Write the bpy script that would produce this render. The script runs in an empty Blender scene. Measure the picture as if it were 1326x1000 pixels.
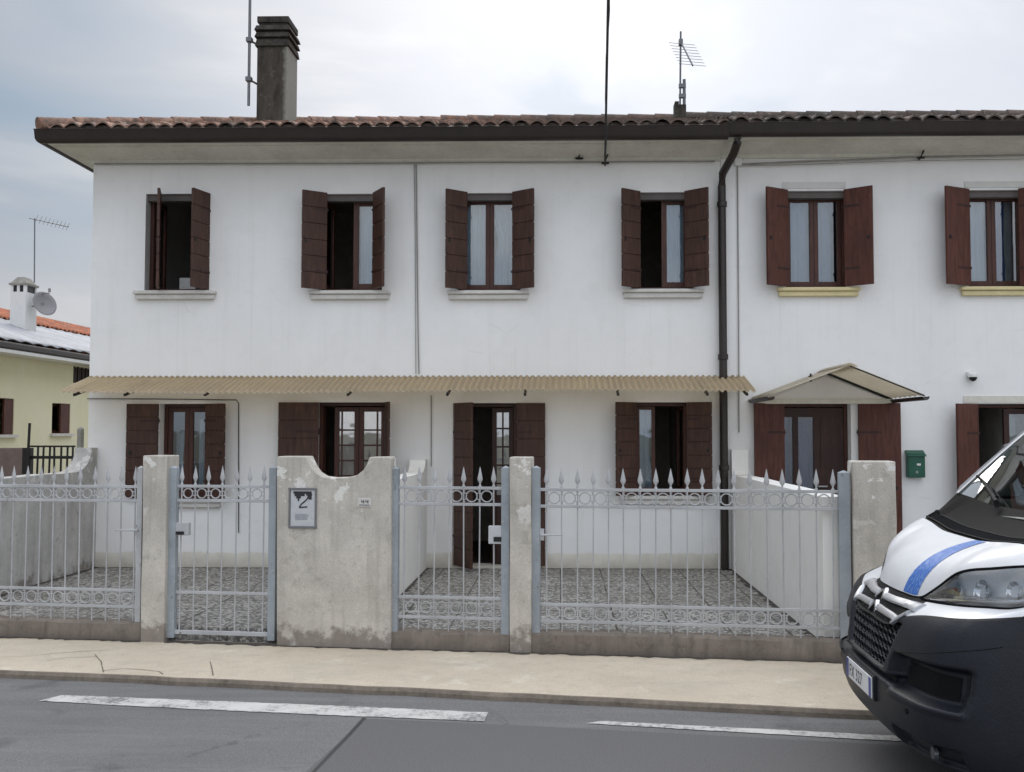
import bpy, bmesh, math, random
from mathutils import Vector, Matrix
from mathutils.geometry import tessellate_polygon
R = math.radians
random.seed(7)
C = bpy.context.scene.collection

# ------------------------------------------------------------------ camera
CAM = Vector((0, -13, 1.76)); FPX = 1300.0; PX0, PY0 = 700.0, 500.0
th = math.atan(59/1300); ps = math.atan(26/1300)
Fw = Vector((-math.sin(ps)*math.cos(th), math.cos(ps)*math.cos(th), math.sin(th)))
Rt = Vector((math.cos(ps), math.sin(ps), 0)); Up = Rt.cross(Fw)
def ray(px, py): return Fw*FPX + Rt*(px-PX0) - Up*(py-PY0)
def at(px, py, Y=0.0):                      # survey helper: point of the plan seen at a photo pixel, on the plane Y
    d = ray(px, py); t = (Y-CAM.y)/d.y
    return CAM + d*t
def gr(px, py, z):
    d = ray(px, py); t = (z-CAM.z)/d.z
    return CAM + d*t
def X0(px, py=400): return at(px, py).x
def Z0(py, px=660): return at(px, py).z

# ------------------------------------------------------------------ materials
def srgb(r, g, b):
    f = lambda c: (c/255/12.92) if c/255 <= .04045 else ((c/255+.055)/1.055)**2.4
    return (f(r), f(g), f(b), 1)
class NT:
    def __init__(s, name):
        s.m = bpy.data.materials.new(name); s.m.use_nodes = True
        s.t = s.m.node_tree; s.n = s.t.nodes; s.n.clear()
        s.out = s.n.new('ShaderNodeOutputMaterial')
        s.geo = s.n.new('ShaderNodeNewGeometry')
        s.tc = s.n.new('ShaderNodeTexCoord')
    def link(s, a, b): s.t.links.new(a, b)
    def add(s, ty, **kw):
        n = s.n.new(ty)
        for k, v in kw.items(): setattr(n, k, v)
        return n
    def pos(s, scale=(1,1,1), rot=0, local=False):
        m = s.add('ShaderNodeMapping'); m.inputs['Scale'].default_value = scale; m.inputs['Rotation'].default_value = (0,0,rot)
        s.link(s.tc.outputs['Object'] if local else s.geo.outputs['Position'], m.inputs[0]); return m.outputs[0]
    def noise(s, scale, detail=4, rough=.55, vec=None, dist=0):
        n = s.add('ShaderNodeTexNoise'); n.inputs['Scale'].default_value = scale; n.inputs['Detail'].default_value = detail
        n.inputs['Roughness'].default_value = rough; n.inputs['Distortion'].default_value = dist
        s.link(vec if vec else s.pos(), n.inputs['Vector']); return n.outputs['Fac']
    def voro(s, scale, vec=None, out='Color', feature='F1'):
        n = s.add('ShaderNodeTexVoronoi'); n.feature = feature; n.inputs['Scale'].default_value = scale
        s.link(vec if vec else s.pos(), n.inputs['Vector']); return n.outputs[out]
    def ramp(s, fac, stops):
        r = s.add('ShaderNodeValToRGB'); e = r.color_ramp.elements
        while len(e) < len(stops): e.new(.5)
        for q, (p, c) in zip(e, stops):
            q.position = p; q.color = c if not isinstance(c, (int, float)) else (c, c, c, 1)
        s.link(fac, r.inputs[0]); return r.outputs[0]
    def mix(s, fac, a, b, mode='MIX'):
        m = s.add('ShaderNodeMix'); m.data_type = 'RGBA'; m.blend_type = mode
        for i, v in ((0, fac), (6, a), (7, b)):
            if hasattr(v, 'is_output'): s.link(v, m.inputs[i])
            elif i == 0: m.inputs[0].default_value = v
            else: m.inputs[i].default_value = v
        return m.outputs[2]
    def math(s, op, a, b=0.0):
        m = s.add('ShaderNodeMath'); m.operation = op
        for i, v in enumerate((a, b)):
            if hasattr(v, 'is_output'): s.link(v, m.inputs[i])
            else: m.inputs[i].default_value = v
        return m.outputs[0]
    def sep(s, axis):
        n = s.add('ShaderNodeSeparateXYZ'); s.link(s.geo.outputs['Position'], n.inputs[0]); return n.outputs[axis]
    def bsdf(s, col, rough=.7, metal=0, bump=None, bs=.2, bd=.01, spec=.4, coat=0, trans=0):
        b = s.add('ShaderNodeBsdfPrincipled')
        for k, v in (('Base Color', col), ('Roughness', rough), ('Metallic', metal)):
            if hasattr(v, 'is_output'): s.link(v, b.inputs[k])
            else: b.inputs[k].default_value = v
        b.inputs['Specular IOR Level'].default_value = spec
        b.inputs['Coat Weight'].default_value = coat; b.inputs['Coat Roughness'].default_value = .06
        if bump is not None:
            n = s.add('ShaderNodeBump'); n.inputs['Strength'].default_value = bs; n.inputs['Distance'].default_value = bd
            s.link(bump, n.inputs['Height']); s.link(n.outputs[0], b.inputs['Normal'])
        s.link(b.outputs[0], s.out.inputs[0]); return b
M = {}
def c4(v): return tuple(v) if len(v) == 4 else (*v, 1)
def simple(key, col, rough=.6, metal=0, var=.25, scale=6, bump=.1, spec=.4, coat=0, stretch=(1,1,1), bd=.004):
    s = NT(key); col = c4(col)
    v = s.pos(stretch); n = s.noise(scale, 5, .6, v); n2 = s.noise(scale*7, 3, .6, v)
    dark = tuple(c*(1-var) for c in col[:3])+(1,); lite = tuple(min(1, c*(1+var*.7)) for c in col[:3])+(1,)
    f = s.mix(.4, n, n2)
    s.bsdf(s.ramp(f, [(.32, dark), (.68, lite)]), rough, metal, n2, bump, bd, spec, coat)
    M[key] = s.m
# painted render of the houses
def plaster(key, col, stain, band=None):
    s = NT(key)
    a = s.noise(.55, 6, .6); b = s.noise(3.5, 6, .65); c = s.noise(60, 3, .6)
    st = s.noise(1.0, 5, .6, s.pos((6, 6, .45)))
    base = s.ramp(a, [(.3, tuple(x*.93 for x in col)+(1,)), (.7, (*col, 1))])
    base = s.mix(s.ramp(b, [(.5, 0), (.75, .16)]), base, (*stain, 1))
    base = s.mix(s.ramp(st, [(.55, 0), (.75, .16)]), base, (*stain, 1))
    cr = s.voro(.9, s.pos((1, 1, 1.5)), 'Distance', 'DISTANCE_TO_EDGE')
    wob = s.math('ADD', cr, s.math('MULTIPLY', s.math('SUBTRACT', s.noise(6, 5, .7), .5), .06))
    crk = s.math('MULTIPLY', s.ramp(s.math('ABSOLUTE', wob), [(.0, 1), (.006, 0)]), s.ramp(s.noise(.7, 3), [(.52, 0), (.66, .2)]))
    base = s.mix(crk, base, (.36, .35, .33, 1))
    dr = s.noise(1.0, 6, .7, s.pos((16, 16, .22)))
    base = s.mix(s.math('MULTIPLY', s.ramp(dr, [(.56, 0), (.74, .30)]), s.ramp(s.noise(.8, 4), [(.4, .15), (.62, 1)])), base, (*stain, 1))
    base = s.mix(s.ramp(s.noise(1.3, 2, .3), [(.62, 0), (.64, .10)]), base, (.86, .86, .85, 1))
    if band:
        zz = s.math('ADD', s.sep(2), s.math('MULTIPLY', b, .10))
        k = s.ramp(zz, [(.235, 1), (.255, 0)])
        base = s.mix(s.math('MULTIPLY', k, .6), base, (*band, 1))
        k2 = s.ramp(s.math('ADD', s.sep(2), s.math('MULTIPLY', b, .45)), [(.22, .8), (.42, 0)])
        base = s.mix(s.math('MULTIPLY', k2, .55), base, (.25, .21, .15, 1))
    hgt = s.mix(.5, b, c)
    s.bsdf(base, .85, 0, hgt, .25, .012, .25)
    M[key] = s.m
plaster('house_paint', (.86, .853, .835), (.58, .57, .52), (.68, .64, .53))
plaster('house_paint_right', (.86, .855, .843), (.60, .60, .58))
plaster('neighbour_paint', (.82, .77, .54), (.6, .56, .40))
plaster('wall_paint', (.87, .855, .81), (.50, .47, .40))
# weathered concrete
def concrete(key, col, dirt_shade, light, dirt_z=None):
    s = NT(key)
    a = s.noise(2.3, 7, .65); b = s.noise(9, 6, .7); c = s.noise(70, 4, .7)
    st = s.noise(1.6, 6, .65, s.pos((7, 7, .5)))
    base = s.ramp(a, [(.3, tuple(x*.72 for x in col)+(1,)), (.62, (*col, 1)), (.8, tuple(min(1, x*1.25) for x in col)+(1,))])
    base = s.mix(s.ramp(st, [(.48, 0), (.7, .55)]), base, (*dirt_shade, 1))
    base = s.mix(s.ramp(b, [(.56, 0), (.66, .55)]), base, (*dirt_shade, 1))
    w = s.noise(5.5, 5, .6, s.pos((1, 1, 1.3)))
    zt = s.math('ADD', s.sep(2), s.math('MULTIPLY', s.noise(2.5, 4), .5))
    wm = s.math('MULTIPLY', s.ramp(w, [(.57, 0), (.60, 1)]), s.ramp(s.math('MULTIPLY', zt, .5), [(.58, 0.12), (.72, .9)]))
    base = s.mix(wm, base, (*light, 1))
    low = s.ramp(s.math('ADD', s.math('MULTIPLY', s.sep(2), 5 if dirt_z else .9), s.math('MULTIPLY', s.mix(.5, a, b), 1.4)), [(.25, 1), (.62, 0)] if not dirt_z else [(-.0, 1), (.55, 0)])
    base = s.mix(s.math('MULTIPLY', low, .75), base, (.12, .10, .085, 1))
    base = s.mix(s.ramp(s.noise(140, 2), [(.35, .25), (.6, 0)]), base, (.12, .12, .11, 1))
    if not dirt_z:                            # blistered, browned render along the foot
        ft = s.ramp(s.math('ADD', s.math('MULTIPLY', s.sep(2), 1.1), s.math('MULTIPLY', s.noise(5, 6, .7), 1.0)), [(.46, 1), (.58, 0)])
        base = s.mix(s.math('MULTIPLY', ft, .7), base, (.17, .135, .115, 1))
    s.bsdf(base, .92, 0, s.mix(.5, b, c), .5, .012, .2)
    M[key] = s.m
concrete('concrete', (.64, .595, .525), (.37, .34, .285), (.82, .80, .75))
concrete('concrete_wall', (.60, .59, .56), (.30, .295, .26), (.72, .71, .68))
concrete('plinth_stone', (.24, .20, .165), (.09, .075, .06), (.32, .29, .25), True)
# shutters and joinery
def wood(key, col, var=.35, rough=.55):
    s = NT(key)
    v = s.pos((9, 9, 1.2)); n = s.noise(3, 7, .65, v); n2 = s.noise(2.2, 4, .6)
    vert = s.ramp(n, [(.3, tuple(x*(1-var) for x in col)+(1,)), (.7, tuple(x*(1+var) for x in col)+(1,))])
    base = s.mix(s.ramp(n2, [(.45, 0), (.75, .5)]), vert, tuple(x*.5 for x in col)+(1,))
    base = s.mix(s.ramp(s.noise(1.0, 6, .75, s.pos((14, 14, 2.5))), [(.58, 0), (.72, .45)]), base, tuple(min(1, x*2.2+.02) for x in col)+(1,))
    s.bsdf(base, rough, 0, n, .2, .004, .35); M[key] = s.m
wood('shutter_brown', (.064, .0295, .0195), .45); wood('shutter_red', (.088, .029, .019), .4); wood('frame_brown', (.070, .026, .017), .3, .45)
wood('door_dark', (.040, .016, .012), .3, .5)
simple('marble', (.62, .60, .56), .6, var=.15); simple('sill_yellow', (.66, .57, .32), .7, var=.12)
simple('gutter_brown', (.026, .018, .015), .42, .0, .3, bump=.05, spec=.45)
def painted_steel(key, col):
    s = NT(key); a = s.noise(3, 5, .6); b = s.noise(28, 5, .7)
    base = s.ramp(a, [(.3, tuple(x*.78 for x in col)+(1,)), (.7, tuple(x*1.1 for x in col)+(1,))])
    base = s.mix(s.ramp(b, [(.60, 0), (.68, .8)]), base, (.55, .55, .54, 1))
    base = s.mix(s.ramp(s.noise(17, 6, .75, s.pos((1, 1, .6))), [(.63, 0), (.69, .85)]), base, (.12, .06, .035, 1))
    s.bsdf(base, .55, .05, b, .25, .003, .35); M[key] = s.m
painted_steel('steel_grey', (.46, .465, .47)); painted_steel('steel_blue', (.33, .363, .39))
simple('dark_iron', (.02, .02, .021), .5, .3, .2); simple('antenna_metal', (.16, .165, .17), .4, .7, .2)
simple('cable_black', (.03, .03, .03), .6); simple('cable_grey', (.30, .29, .27), .6); simple('chimney_soot_cap', (.062, .055, .046), .95, 0, .75, 5, .6, .2)
simple('chimney_pale', (.30, .29, .26), .95, 0, .4, 7, .5, .2)
simple('plaque_white', (.72, .73, .74), .35, 0, .06); simple('plate_metal', (.56, .565, .58), .4, .2, .12, 30); simple('frame_iron', (.20, .20, .205), .5, .3, .2); simple('ink_dark', (.03, .03, .035), .5); simple('ink_grey', (.33, .34, .37), .5)
simple('mail_green', (.007, .085, .05), .35, 0, .2, spec=.5); simple('white_plastic', (.72, .72, .70), .4, 0, .06)
simple('black_plastic', (.012, .012, .013), .4); simple('room_wall', (.50, .47, .42), .9); simple('room_floor', (.10, .075, .055), .6)
simple('head_shade_grey', (.135, .118, .115), .8, 0, .2); simple('lintel_paint', (.66, .65, .62), .9, 0, .1); simple('soffit_paint', (.66, .64, .565), .9, 0, .16, 2.5, .2); simple('tan_wall', (.20, .15, .14), .9, 0, .3)
simple('roof_sheet', (.29, .30, .325), .6, 0, .45, 2.2, .3, stretch=(.6, 2, 1)); simple('dish_grey', (.24, .23, .235), .5, 0, .12); simple('cardboard', (.62, .62, .6), .8)
s = NT('chimney_soot')                       # sooty render, paler along one side and in patches
a = s.noise(4, 7, .7, s.pos((2, 2, .6))); b = s.noise(11, 6, .7)
col = s.ramp(a, [(.3, (.028, .024, .020, 1)), (.6, (.085, .075, .062, 1)), (.8, (.17, .155, .125, 1))])
col = s.mix(s.ramp(b, [(.60, 0), (.68, .5)]), col, (.30, .28, .23, 1))
xk = s.math('ADD', s.sep(0), s.math('MULTIPLY', b, .08)); X1 = at(372.5, 100, 1.2).x
mr_ = s.add('ShaderNodeMapRange'); mr_.inputs['From Min'].default_value = X1-.04; mr_.inputs['From Max'].default_value = X1+.035; s.link(xk, mr_.inputs[0])
col = s.mix(s.math('MULTIPLY', mr_.outputs[0], .8), col, (.33, .32, .28, 1))
s.bsdf(col, .95, 0, b, .6, .012, .2); M['chimney_soot'] = s.m
# roof tiles
def tiles(key, cols, fade=False):
    s = NT(key)
    n = s.noise(.8, 5); n2 = s.noise(7, 6, .7); cell = s.voro(4.6, s.pos((1, .55, .4)))
    hs = s.add('ShaderNodeSeparateColor'); s.link(cell, hs.inputs[0])
    base = s.ramp(hs.outputs[0], [(.1, (*cols[0], 1)), (.5, (*cols[1], 1)), (.9, (*cols[2], 1))])
    base = s.mix(s.ramp(n2, [(.45, 0), (.62, .75)]), base, (.075, .065, .055, 1))
    base = s.mix(s.ramp(s.noise(16, 5), [(.6, 0), (.68, .7)]), base, (.30, .29, .25, 1))
    if fade:                                  # the lichen-blackened tiles start some metres from the free end
        k = s.ramp(s.math('ADD', s.math('MULTIPLY', s.sep(0), .1), s.math('MULTIPLY', n, .35)), [(-.0, 0), (.02, 0), (.22, 1)])
        base = s.mix(s.math('MULTIPLY', k, .72), base, (.085, .07, .062, 1))
    s.bsdf(base, .9, 0, n2, .4, .01, .2); M[key] = s.m
tiles('roof_tile', ((.24, .135, .10), (.38, .24, .18), (.17, .115, .095)), True)
tiles('roof_tile_old', ((.10, .075, .065), (.17, .13, .11), (.08, .07, .066)))
tiles('neighbour_tile', ((.42, .13, .06), (.50, .18, .09), (.36, .11, .06)))
# canopy sheet: thin fibreglass that lets some light through
def sheet(key, col, tr, trc):
    s = NT(key)
    n = s.noise(1.4, 6, .65, s.pos((1.5, 4, 4))); n2 = s.noise(12, 5, .7)
    base = s.ramp(s.mix(.4, n, n2), [(.3, tuple(x*.62 for x in col)+(1,)), (.7, tuple(x*1.12 for x in col)+(1,))])
    d = s.add('ShaderNodeBsdfDiffuse'); t = s.add('ShaderNodeBsdfTranslucent'); g = s.add('ShaderNodeBsdfGlossy')
    g.inputs['Roughness'].default_value = .35
    s.link(base, d.inputs[0]); t.inputs[0].default_value = (*trc, 1)
    m = s.add('ShaderNodeMixShader'); m.inputs[0].default_value = tr; s.link(d.outputs[0], m.inputs[1]); s.link(t.outputs[0], m.inputs[2])
    m2 = s.add('ShaderNodeMixShader'); m2.inputs[0].default_value = .04; s.link(m.outputs[0], m2.inputs[1]); s.link(g.outputs[0], m2.inputs[2])
    s.link(m2.outputs[0], s.out.inputs[0]); M[key] = s.m
sheet('canopy_sheet', (.60, .51, .395), .70, (.95, .86, .68)); sheet('gable_sheet', (.72, .67, .57), .60, (.90, .84, .72))
s = NT('curtain'); d = s.add('ShaderNodeBsdfDiffuse'); t = s.add('ShaderNodeBsdfTranslucent')
cc = s.ramp(s.noise(2, 4, .6, s.pos((14, 14, .8))), [(.3, (.72, .75, .78, 1)), (.7, (.92, .94, .95, 1))]); s.link(cc, d.inputs[0]); s.link(cc, t.inputs[0])
m = s.add('ShaderNodeMixShader'); m.inputs[0].default_value = .3; s.link(d.outputs[0], m.inputs[1]); s.link(t.outputs[0], m.inputs[2]); s.link(m.outputs[0], s.out.inputs[0]); M['curtain'] = s.m
simple('curtain_grey', (.40, .45, .52), .9, 0, .25, 3, stretch=(14, 14, .8)); simple('curtain_blue', (.10, .16, .34), .9, 0, .25, 3, stretch=(14, 14, .8))
# glass
def glass(key, tint, lo=.08, hi=.95, rough=.015, bump=0):
    s = NT(key)
    t = s.add('ShaderNodeBsdfTransparent'); t.inputs[0].default_value = (*tint, 1)
    g = s.add('ShaderNodeBsdfGlossy'); g.inputs['Roughness'].default_value = rough
    f = s.add('ShaderNodeFresnel'); f.inputs['IOR'].default_value = 1.5
    if bump:
        n = s.add('ShaderNodeBump'); n.inputs['Strength'].default_value = bump; n.inputs['Distance'].default_value = .01
        s.link(s.noise(3, 2), n.inputs['Height']); s.link(n.outputs[0], g.inputs['Normal'])
    k = s.ramp(f.outputs[0], [(0, lo), (1, hi)])
    m = s.add('ShaderNodeMixShader'); s.link(k, m.inputs[0]); s.link(t.outputs[0], m.inputs[1]); s.link(g.outputs[0], m.inputs[2])
    s.link(m.outputs[0], s.out.inputs[0]); M[key] = s.m
glass('pane_glass', (.80, .86, .90), .085, .95, .02, .15); glass('door_glass', (.92, .93, .92), .26, .95, .03, .2); glass('windscreen_glass', (.60, .68, .64), .40, 1.0); glass('lens_glass', (.96, .97, .98), .20, .95)
# ground materials
s = NT('asphalt')
g1 = s.noise(95, 3, .7); g2 = s.noise(.45, 5, .6); g3 = s.voro(190, None, 'Color'); hs = s.add('ShaderNodeSeparateColor'); s.link(g3, hs.inputs[0])
col = s.ramp(g1, [(.3, (.112, .108, .107, 1)), (.7, (.205, .198, .195, 1))])
col = s.mix(s.ramp(hs.outputs[0], [(.82, 0), (.95, .5)]), col, (.30, .295, .29, 1))
col = s.mix(s.ramp(g2, [(.4, 0), (.65, .35)]), col, (.098, .094, .093, 1))
col = s.mix(s.ramp(s.noise(2.2, 6, .7, s.pos((.30, 2.5, 1), .155)), [(.46, 0), (.70, .45)]), col, (.23, .225, .215, 1))
col = s.mix(s.ramp(s.noise(1.7, 5, .6), [(.60, 0), (.70, .45)]), col, (.070, .067, .066, 1))
ck = s.voro(.55, None, 'Distance', 'DISTANCE_TO_EDGE'); wb = s.math('ABSOLUTE', s.math('ADD', ck, s.math('MULTIPLY', s.math('SUBTRACT', s.noise(5, 5, .7), .5), .12)))
col = s.mix(s.math('MULTIPLY', s.ramp(wb, [(0, 1), (.010, 0)]), s.ramp(s.noise(.5, 3), [(.50, 0), (.65, .6)])), col, (.04, .038, .037, 1))
col = s.mix(s.ramp(s.noise(38, 4, .75), [(.60, 0), (.70, .4)]), col, (.075, .072, .07, 1))
s.bsdf(col, .85, 0, s.mix(.5, g1, hs.outputs[0]), .5, .006, .3); M['asphalt'] = s.m
s = NT('asphalt_patch')
g1 = s.noise(95, 3, .7); col = s.ramp(g1, [(.3, (.092, .088, .088, 1)), (.7, (.160, .154, .153, 1))])
col = s.mix(s.ramp(s.noise(.9, 5), [(.4, 0), (.65, .3)]), col, (.13, .13, .13, 1))
s.bsdf(col, .85, 0, g1, .5, .006, .3); M['asphalt_patch'] = s.m
simple('tar', (.03, .029, .03), .6)
s = NT('pavement')
a = s.noise(.9, 7, .65); b = s.noise(7, 7, .7); c = s.noise(85, 4, .7)
col = s.ramp(a, [(.3, (.515, .44, .335, 1)), (.7, (.655, .568, .44, 1))])
col = s.mix(s.ramp(b, [(.5, 0), (.7, .35)]), col, (.38, .33, .26, 1))
col = s.mix(s.ramp(c, [(.35, .45), (.55, 0)]), col, (.34, .30, .245, 1))
col = s.mix(s.ramp(s.noise(30, 4, .6), [(.30, .35), (.38, 0)]), col, (.26, .23, .19, 1))
col = s.mix(s.ramp(s.noise(2.4, 6, .7, s.pos((.5, 1.6, 1), .155)), [(.52, 0), (.70, .45)]), col, (.40, .365, .31, 1))
col = s.mix(s.ramp(s.noise(3.1, 5, .65), [(.60, 0), (.68, .35)]), col, (.74, .69, .59, 1))
s.bsdf(col, .9, 0, s.mix(.5, b, c), .35, .006, .25); M['pavement'] = s.m
simple('kerb_stone', (.20, .165, .13), .9, 0, .45, 4, .3); simple('dirt_shade', (.075, .066, .055), .95, 0, .5, 9, .5)
simple('terrain', (.20, .19, .15), .95, 0, .3, .4)
s = NT('road_paint')
w = s.noise(30, 5, .75); w2 = s.noise(4, 4, .6)
k = s.ramp(s.mix(.45, w, w2), [(.40, .95), (.50, 0)])
col = s.mix(k, s.ramp(w2, [(.3, (.46, .445, .42, 1)), (.7, (.60, .585, .555, 1))]), (.17, .165, .165, 1))
s.bsdf(col, .8, 0, w, .2, .003, .3); M['road_paint'] = s.m
s = NT('pebble_paving')
br = s.add('ShaderNodeTexBrick'); br.offset = 0; br.inputs['Scale'].default_value = 1; br.inputs['Mortar Size'].default_value = .010
br.inputs['Brick Width'].default_value = .5; br.inputs['Row Height'].default_value = .5; br.inputs['Mortar Smooth'].default_value = .3
s.link(s.pos(), br.inputs['Vector'])
v = s.voro(36, None, 'Color'); hs = s.add('ShaderNodeSeparateColor'); s.link(v, hs.inputs[0]); vd = s.voro(36, None, 'Distance')
col = s.ramp(hs.outputs[0], [(.05, (.11, .107, .10, 1)), (.35, (.27, .26, .24, 1)), (.7, (.385, .37, .343, 1)), (.95, (.53, .512, .475, 1))])
col = s.mix(s.ramp(vd, [(.45, 0), (.75, .75)]), col, (.10, .095, .085, 1))
col = s.mix(s.ramp(s.noise(1.1, 5, .6), [(.42, 0), (.68, .45)]), col, (.12, .11, .09, 1))
col = s.mix(s.math('MULTIPLY', br.outputs['Fac'], s.ramp(s.noise(1.5, 4), [(.35, .35), (.6, 1)])), col, (.06, .056, .045, 1))
s.bsdf(col, .85, 0, s.math('SUBTRACT', s.math('MULTIPLY', vd, -1), br.outputs['Fac']), .6, .01, .3); M['pebble_paving'] = s.m
# van
simple('van_white', (.66, .665, .68), .42, 0, .07, 4, .02, .45, .25); simple('dash_grey', (.20, .215, .20), .7, 0, .2, 12); simple('van_plastic', (.0092, .0112, .0170), .45, 0, .3, 9, .25, .38)
simple('van_black', (.005, .005, .006), .6, 0, .2, spec=.15); simple('chrome', (.72, .73, .75), .12, 1, .05, 3, .01); simple('rubber', (.02, .02, .02), .85)
simple('satin_silver', (.50, .51, .53), .36, .7, .08, 3, .01)
simple('rim_grey', (.33, .34, .35), .35, .8); simple('seat_cloth', (.07, .07, .075), .9); simple('cowl_plastic', (.007, .0068, .007), .75, 0, .5, 30, .3, .15)
simple('lamp_inner', (.78, .79, .80), .35, .35, .1, 12, .25)
simple('plate_blue', (.02, .05, .30), .4); simple('liner_grey', (.10, .105, .115), .35, .5)
s = NT('stripe_blue')                        # blue sash with rows of small pale lettering
w = s.noise(46, 2, .5, s.pos((1, 3.0, 1))); k = s.ramp(w, [(.56, 0), (.60, .55)])
s.bsdf(s.mix(k, (.04, .145, .47, 1), (.34, .46, .74, 1)), .4, coat=.2); M['stripe_blue'] = s.m

# ------------------------------------------------------------------ mesh builder
class MB:
    def __init__(s): s.v = []; s.f = []
    def quad(s, a, b, c, d):
        i = len(s.v); s.v += [Vector(a), Vector(b), Vector(c), Vector(d)]; s.f.append((i, i+1, i+2, i+3)); return s
    def poly(s, pts):
        i = len(s.v); s.v += [Vector(p) for p in pts]; s.f.append(tuple(range(i, i+len(pts)))); return s
    def hexa(s, p):                           # 8 points: bottom ring then top ring
        i = len(s.v); s.v += [Vector(q) for q in p]
        for f in ((3,2,1,0), (4,5,6,7), (0,1,5,4), (1,2,6,5), (2,3,7,6), (3,0,4,7)): s.f.append(tuple(i+k for k in f))
        return s
    def box(s, x0, x1, y0, y1, z0, z1):
        return s.hexa([(x0,y0,z0), (x1,y0,z0), (x1,y1,z0), (x0,y1,z0), (x0,y0,z1), (x1,y0,z1), (x1,y1,z1), (x0,y1,z1)])
    def obox(s, o, u, w, a0, a1, b0, b1, z0, z1):      # box along horizontal unit vectors u (length) and w (depth)
        P = lambda a, b, z: Vector((o.x, o.y, 0)) + u*a + w*b + Vector((0, 0, z))
        return s.hexa([P(a0,b0,z0), P(a1,b0,z0), P(a1,b1,z0), P(a0,b1,z0), P(a0,b0,z1), P(a1,b0,z1), P(a1,b1,z1), P(a0,b1,z1)])
    def grid(s, rows, close=False):
        i = len(s.v); n = len(rows[0])
        for r in rows: s.v += [Vector(p) for p in r]
        for a in range(len(rows)-1):
            for b in range(n if close else n-1):
                c = (b+1) % n
                s.f.append((i+a*n+b, i+a*n+c, i+(a+1)*n+c, i+(a+1)*n+b))
        return s
    def tube(s, pts, r, n=8, cap=True):
        pts = [Vector(p) for p in pts]; rows = []
        rr = r if isinstance(r, (list, tuple)) else [r]*len(pts)
        for k, p in enumerate(pts):
            t = (pts[min(k+1, len(pts)-1)]-pts[max(k-1, 0)]).normalized()
            a = Vector((0,0,1)) if abs(t.z) < .9 else Vector((1,0,0))
            u = t.cross(a).normalized(); w = t.cross(u)
            rows.append([p + (u*math.cos(q*2*math.pi/n) + w*math.sin(q*2*math.pi/n))*rr[k] for q in range(n)])
        s.grid(rows, True)
        if cap: s.poly(rows[0]); s.poly(rows[-1])
        return s
    def ring(s, c, u, w, r, t, n=16, m=6):
        pts = [Vector(c) + u*math.cos(a)*r + w*math.sin(a)*r for a in [2*math.pi*k/n for k in range(n)]]
        nn = u.cross(w); rows = []
        for k, p in enumerate(pts):
            d = (p-Vector(c)).normalized()
            rows.append([p + d*math.cos(b)*t + nn*math.sin(b)*t for b in [2*math.pi*q/m for q in range(m)]])
        rows.append(rows[0]); s.grid(rows, True); return s
    def lathe(s, c, prof, n=10):
        c = Vector(c)
        s.grid([[c + Vector((math.cos(2*math.pi*q/n)*r, math.sin(2*math.pi*q/n)*r, z)) for q in range(n)] for r, z in prof], True); return s
    def prism(s, poly, off):                  # extrude a planar polygon by a vector, with caps that may be concave
        poly = [Vector(p) for p in poly]; off = Vector(off); i = len(s.v); n = len(poly)
        s.v += poly + [p+off for p in poly]
        for k in range(n): s.f.append((i+k, i+(k+1) % n, i+n+(k+1) % n, i+n+k))
        for t in tessellate_polygon([poly]):
            s.f.append(tuple(i+q for q in t)); s.f.append(tuple(i+n+q for q in reversed(t)))
        return s
    def disc(s, c, r, z=0, n=20):
        return s.poly([Vector(c)+Vector((math.cos(2*math.pi*k/n)*r, math.sin(2*math.pi*k/n)*r, z)) for k in range(n)])
def wloc(o):
    v = Vector(o.location)
    while o.parent: o = o.parent; v += o.location
    return v
def obj(name, mb, mat, parent=None, smooth=False, bevel=0, loc=None, label=None, kind=None, weld=True, solid=0, sub=0):
    me = bpy.data.meshes.new(name)
    base = wloc(parent) if parent else Vector((0,0,0))
    org = Vector(loc) if loc else (base if parent else Vector((0,0,0)))
    me.from_pydata([tuple(v-org) for v in mb.v], [], mb.f)
    if weld:
        bm = bmesh.new(); bm.from_mesh(me); bmesh.ops.remove_doubles(bm, verts=bm.verts, dist=.0004)
        bmesh.ops.recalc_face_normals(bm, faces=bm.faces); bm.to_mesh(me); bm.free()
    if smooth:
        for p in me.polygons: p.use_smooth = True
        if smooth != 'all': me.set_sharp_from_angle(angle=R(38))
    me.materials.append(M[mat] if isinstance(mat, str) else mat)
    o = bpy.data.objects.new(name, me); C.objects.link(o)
    o.location = org-base; o.parent = parent
    if bevel:
        b = o.modifiers.new('bevel', 'BEVEL'); b.width = bevel; b.segments = 2; b.limit_method = 'ANGLE'
    if sub:
        b = o.modifiers.new('sub', 'SUBSURF'); b.levels = b.render_levels = sub
    if solid:
        b = o.modifiers.new('solid', 'SOLIDIFY'); b.thickness = solid; b.offset = 0
    if label: o['label'] = label
    if kind: o['kind'] = kind
    return o
def thing(name, label, cat, loc, group=None):
    o = bpy.data.objects.new(name, None); C.objects.link(o); o.location = loc; o.empty_display_size = .1
    o['label'] = label; o['category'] = cat
    if group: o['group'] = group
    return o
def tag(o, label, cat, group=None):
    o['label'] = label; o['category'] = cat
    if group: o['group'] = group
    return o
def structure(name, mb, mat, **kw): return obj(name, mb, mat, kind='structure', **kw)
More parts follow.
